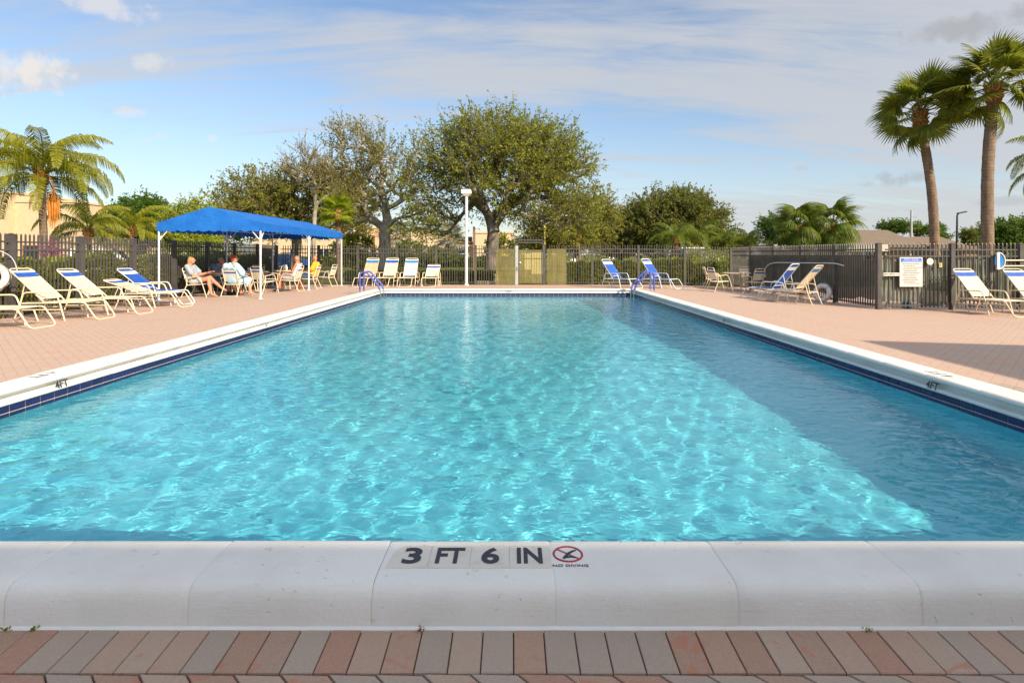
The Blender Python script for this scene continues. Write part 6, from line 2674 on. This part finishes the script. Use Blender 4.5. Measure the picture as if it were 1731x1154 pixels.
MB().tube([(0, 0, H - 0.05), (1.0, 0, H + 0.42)], [0.03, 0.02], 6).build('arm', M['galv'], fp)
MB().box((1.12, 0, H + 0.45), (0.34, 0.16, 0.08), bev=0.02).build('lamp_head', M['galv'], fp)
y = 27.5
wp = tag(empty('light_post', (gpt(802, y), y, GRASS_Z)), 'brown wooden post with small white lamp beside the oak trunk', 'light post')
H = 1.25 + (V0 - 383) * y / FPX - GRASS_Z
MB().box((0, 0, H / 2), (0.11, 0.11, H)).build('post', M['wood_post'], wp)
MB().ell((0.10, -0.05, H - 0.05), (0.10, 0.08, 0.06)).build('lamp', M['white_paint'], wp)
for u, v, yy, m, lab in ((1024, 437, 27.5, 'red_ink', 'red round topped post behind the right hedge'), (1031, 434, 27.9, 'white_paint', 'left white stake beside the red post'), (1037, 434, 27.9, 'white_paint', 'right white stake beside the red post'),
                         (967, 436, 27.4, 'white_paint', 'white marker post right of the amber sheets'), (972, 436, 27.4, 'white_paint', 'second white marker post right of the amber sheets')):
    h = at(u, v, yy).z - GRASS_Z
    bo = tag(empty('marker_post', (gpt(u, yy), yy, GRASS_Z)), lab, 'post')
    MB().box((0, 0, h / 2 - 0.04), (0.10, 0.06, h - 0.08)).build('post', M['white_paint'], bo)
    if m == 'red_ink':
        MB().lathe([(0.0, -0.03), (0.14, -0.03), (0.14, 0.03), (0.0, 0.03)], (0, -0.05, h - 0.05), 20, axis='Y').build('disc', M[m], bo)
    else:
        MB().add([(-0.05, -0.03, h - 0.08), (0.05, -0.03, h - 0.08), (0.05, 0.03, h - 0.08), (-0.05, 0.03, h - 0.08), (0, 0, h)], [(0, 1, 4), (1, 2, 4), (2, 3, 4), (3, 0, 4)]).build('tip', M[m], bo)
# edging stones round the oak
b = tag(empty('stone_edging', (gpt(820, 26.0), 26.0, GRASS_Z)), 'short row of pale edging stones below the big oak', 'edging')
for i in range(9):
    MB().box((-0.42 + i * 0.115, 0.0, 0.07), (0.105, 0.09, 0.14 + 0.01 * (i % 3)), bev=0.015).build('stone', M['sign_white'] if i % 2 else M['cream'], b)


# ------------------------------------------------------------------ parked cars
def car(u, y, rz, paint, label, van=False):
    root = tag(empty('parked_car', (gpt(u, y), y, GRASS_Z)), label, 'car', 'cars parked beyond the lawn')
    root.rotation_euler = (0, 0, rz)
    m = simple('car_paint', paint, 0.25, var=0.04)
    hh = 1.75 if van else 1.45
    L, W = 4.5, 0.88
    side = [(-L / 2, 0.35), (-L / 2, 0.78), (-L / 2 + 0.12, 0.92), (-L / 2 + (0.25 if van else 0.75), 0.98), (L / 2 - 1.15, 0.98), (L / 2 - 0.12, 0.80), (L / 2, 0.62), (L / 2, 0.35), (L / 2 - 0.2, 0.24), (-L / 2 + 0.2, 0.24)]
    b = MB()
    n = len(side)
    vs = []
    for yy, k in ((-W, 0.97), (-W + 0.08, 1.0), (W - 0.08, 1.0), (W, 0.97)):
        vs += [(x * k, yy, z if k == 1.0 else 0.6 + (z - 0.6) * 0.93) for x, z in side]
    fs = [tuple(range(n))[::-1], tuple(range(3 * n, 4 * n))]
    for j in range(3):
        fs += [(j * n + i, j * n + (i + 1) % n, (j + 1) * n + (i + 1) % n, (j + 1) * n + i) for i in range(n)]
    b.add(vs, fs)
    r0, r1 = (-L / 2 + 0.35, L / 2 - 1.75) if van else (-L / 2 + 1.2, L / 2 - 2.1)
    b0, b1 = (-L / 2 + 0.15, L / 2 - 1.1) if van else (-L / 2 + 0.6, L / 2 - 1.2)
    b.add([(b0, -W + 0.04, 0.97), (b1, -W + 0.04, 0.97), (b1, W - 0.04, 0.97), (b0, W - 0.04, 0.97), (r0, -W + 0.2, hh), (r1, -W + 0.2, hh), (r1, W - 0.2, hh), (r0, W - 0.2, hh)],
          [(4, 5, 6, 7), (0, 1, 5, 4), (1, 2, 6, 5), (2, 3, 7, 6), (3, 0, 4, 7)])
    b.build('body', m, root)

    def lerp3(a, c, t):
        return tuple(a[i] + (c[i] - a[i]) * t for i in range(3))
    for s in (-1, 1):
        y0, y1 = s * (W - 0.032), s * (W - 0.192)
        for f0, f1 in ((0.10, 0.48), (0.54, 0.90)):
            q = []
            for f, t in ((f0, 0.12), (f1, 0.12), (f1, 0.86), (f0, 0.86)):
                lo = (b0 + (b1 - b0) * f, y0, 0.97)
                hi = (r0 + (r1 - r0) * f, y1, hh)
                q.append(lerp3(lo, hi, t))
            MB().add(q, [(0, 1, 2, 3)]).build('window', M['window'], root)
    for xb, xr in ((b0, r0), (b1, r1)):
        e = 0.012 if xb > 0 else -0.012
        q = [lerp3((xb + e, s * (W - 0.16), 0.97), (xr + e, s * (W - 0.30), hh), t) for s, t in ((-1, 0.12), (1, 0.12), (1, 0.88), (-1, 0.88))]
        MB().add(q, [(0, 1, 2, 3)]).build('windscreen', M['window'], root)
    for x in (-L / 2 + 0.85, L / 2 - 0.85):
        for s in (-1, 1):
            w = MB().lathe([(0.0, -0.1), (0.30, -0.1), (0.33, -0.06), (0.33, 0.06), (0.30, 0.1), (0.0, 0.1)], (x, s * (W - 0.08), 0.33), 18, axis='Y').build('wheel', M['tire'], root)
            MB().lathe([(0.0, -0.115), (0.19, -0.112), (0.19, 0.112), (0.0, 0.115)], (x, s * (W - 0.08), 0.33), 14, axis='Y').build('rim', M['galv'], w)
    for s in (-1, 1):
        MB().box((L / 2 - 0.05, s * 0.62, 0.66), (0.10, 0.32, 0.12), bev=0.02).build('headlight', M['lamp_white'], root)
        MB().box((-L / 2 + 0.02, s * 0.66, 0.74), (0.06, 0.22, 0.14), bev=0.01).build('tail_light', M['red_ink'], root)


car(621, 67, R(70), (0.62, 0.64, 0.66), 'white van parked left of the bare oak trunk', True)
car(592, 68, R(80), (0.20, 0.26, 0.34), 'blue grey car beside the white van')
car(672, 67, R(95), (0.13, 0.03, 0.04), 'dark red car parked right of the bare oak trunk')
car(713, 66, R(75), (0.66, 0.67, 0.68), 'small silver car between the oak trunks')
car(750, 67, R(85), (0.30, 0.31, 0.33), 'grey car before the tan building balcony')
car(783, 67, R(88), (0.55, 0.56, 0.58), 'light grey car directly behind the lamp post')
car(488, 58, R(10), (0.03, 0.09, 0.30), 'blue car seen under the canopy behind the seated men')
car(184, 38, R(20), (0.70, 0.70, 0.70), 'white van behind the fence left of the canopy', True)

# ------------------------------------------------------------------ clubhouse behind the photographer (its roof shades the near coping and a corner of the deck)
cl = tag(empty('clubhouse', (0, -6, -0.3)), 'pale clubhouse with flat roof standing behind the photographer', 'building')
EH = 5.2
k = EH / math.tan(SUN_EL)
dx, dy = math.sin(SUN_AZ) * k, math.cos(SUN_AZ) * k          # from a shadow edge back to the roof edge
ry = 2.20 + math.cos(SUN_AZ) * (EH - 0.13) / math.tan(SUN_EL)
wx, wy = 5.25 + dx, 8.36 + dy
lx = 3.6
for x0, x1, y0, y1, nm in ((lx, wx, -14.0, ry, 0), (wx, wx + 14, -14.0, wy, 1)):
    MB().box(((x0 + x1) / 2, (y0 + y1) / 2 + 6, EH + 0.3 - 0.12), (x1 - x0, y1 - y0, 0.24)).build('roof', M['concrete'], cl)
    MB().box(((x0 + x1) / 2 + 0.3, (y0 + y1) / 2 + 6 - 0.4, (EH + 0.06) / 2), (x1 - x0 - 0.6, y1 - y0 - 0.8, EH + 0.06)).build('wall', M['tan_wall'], cl)
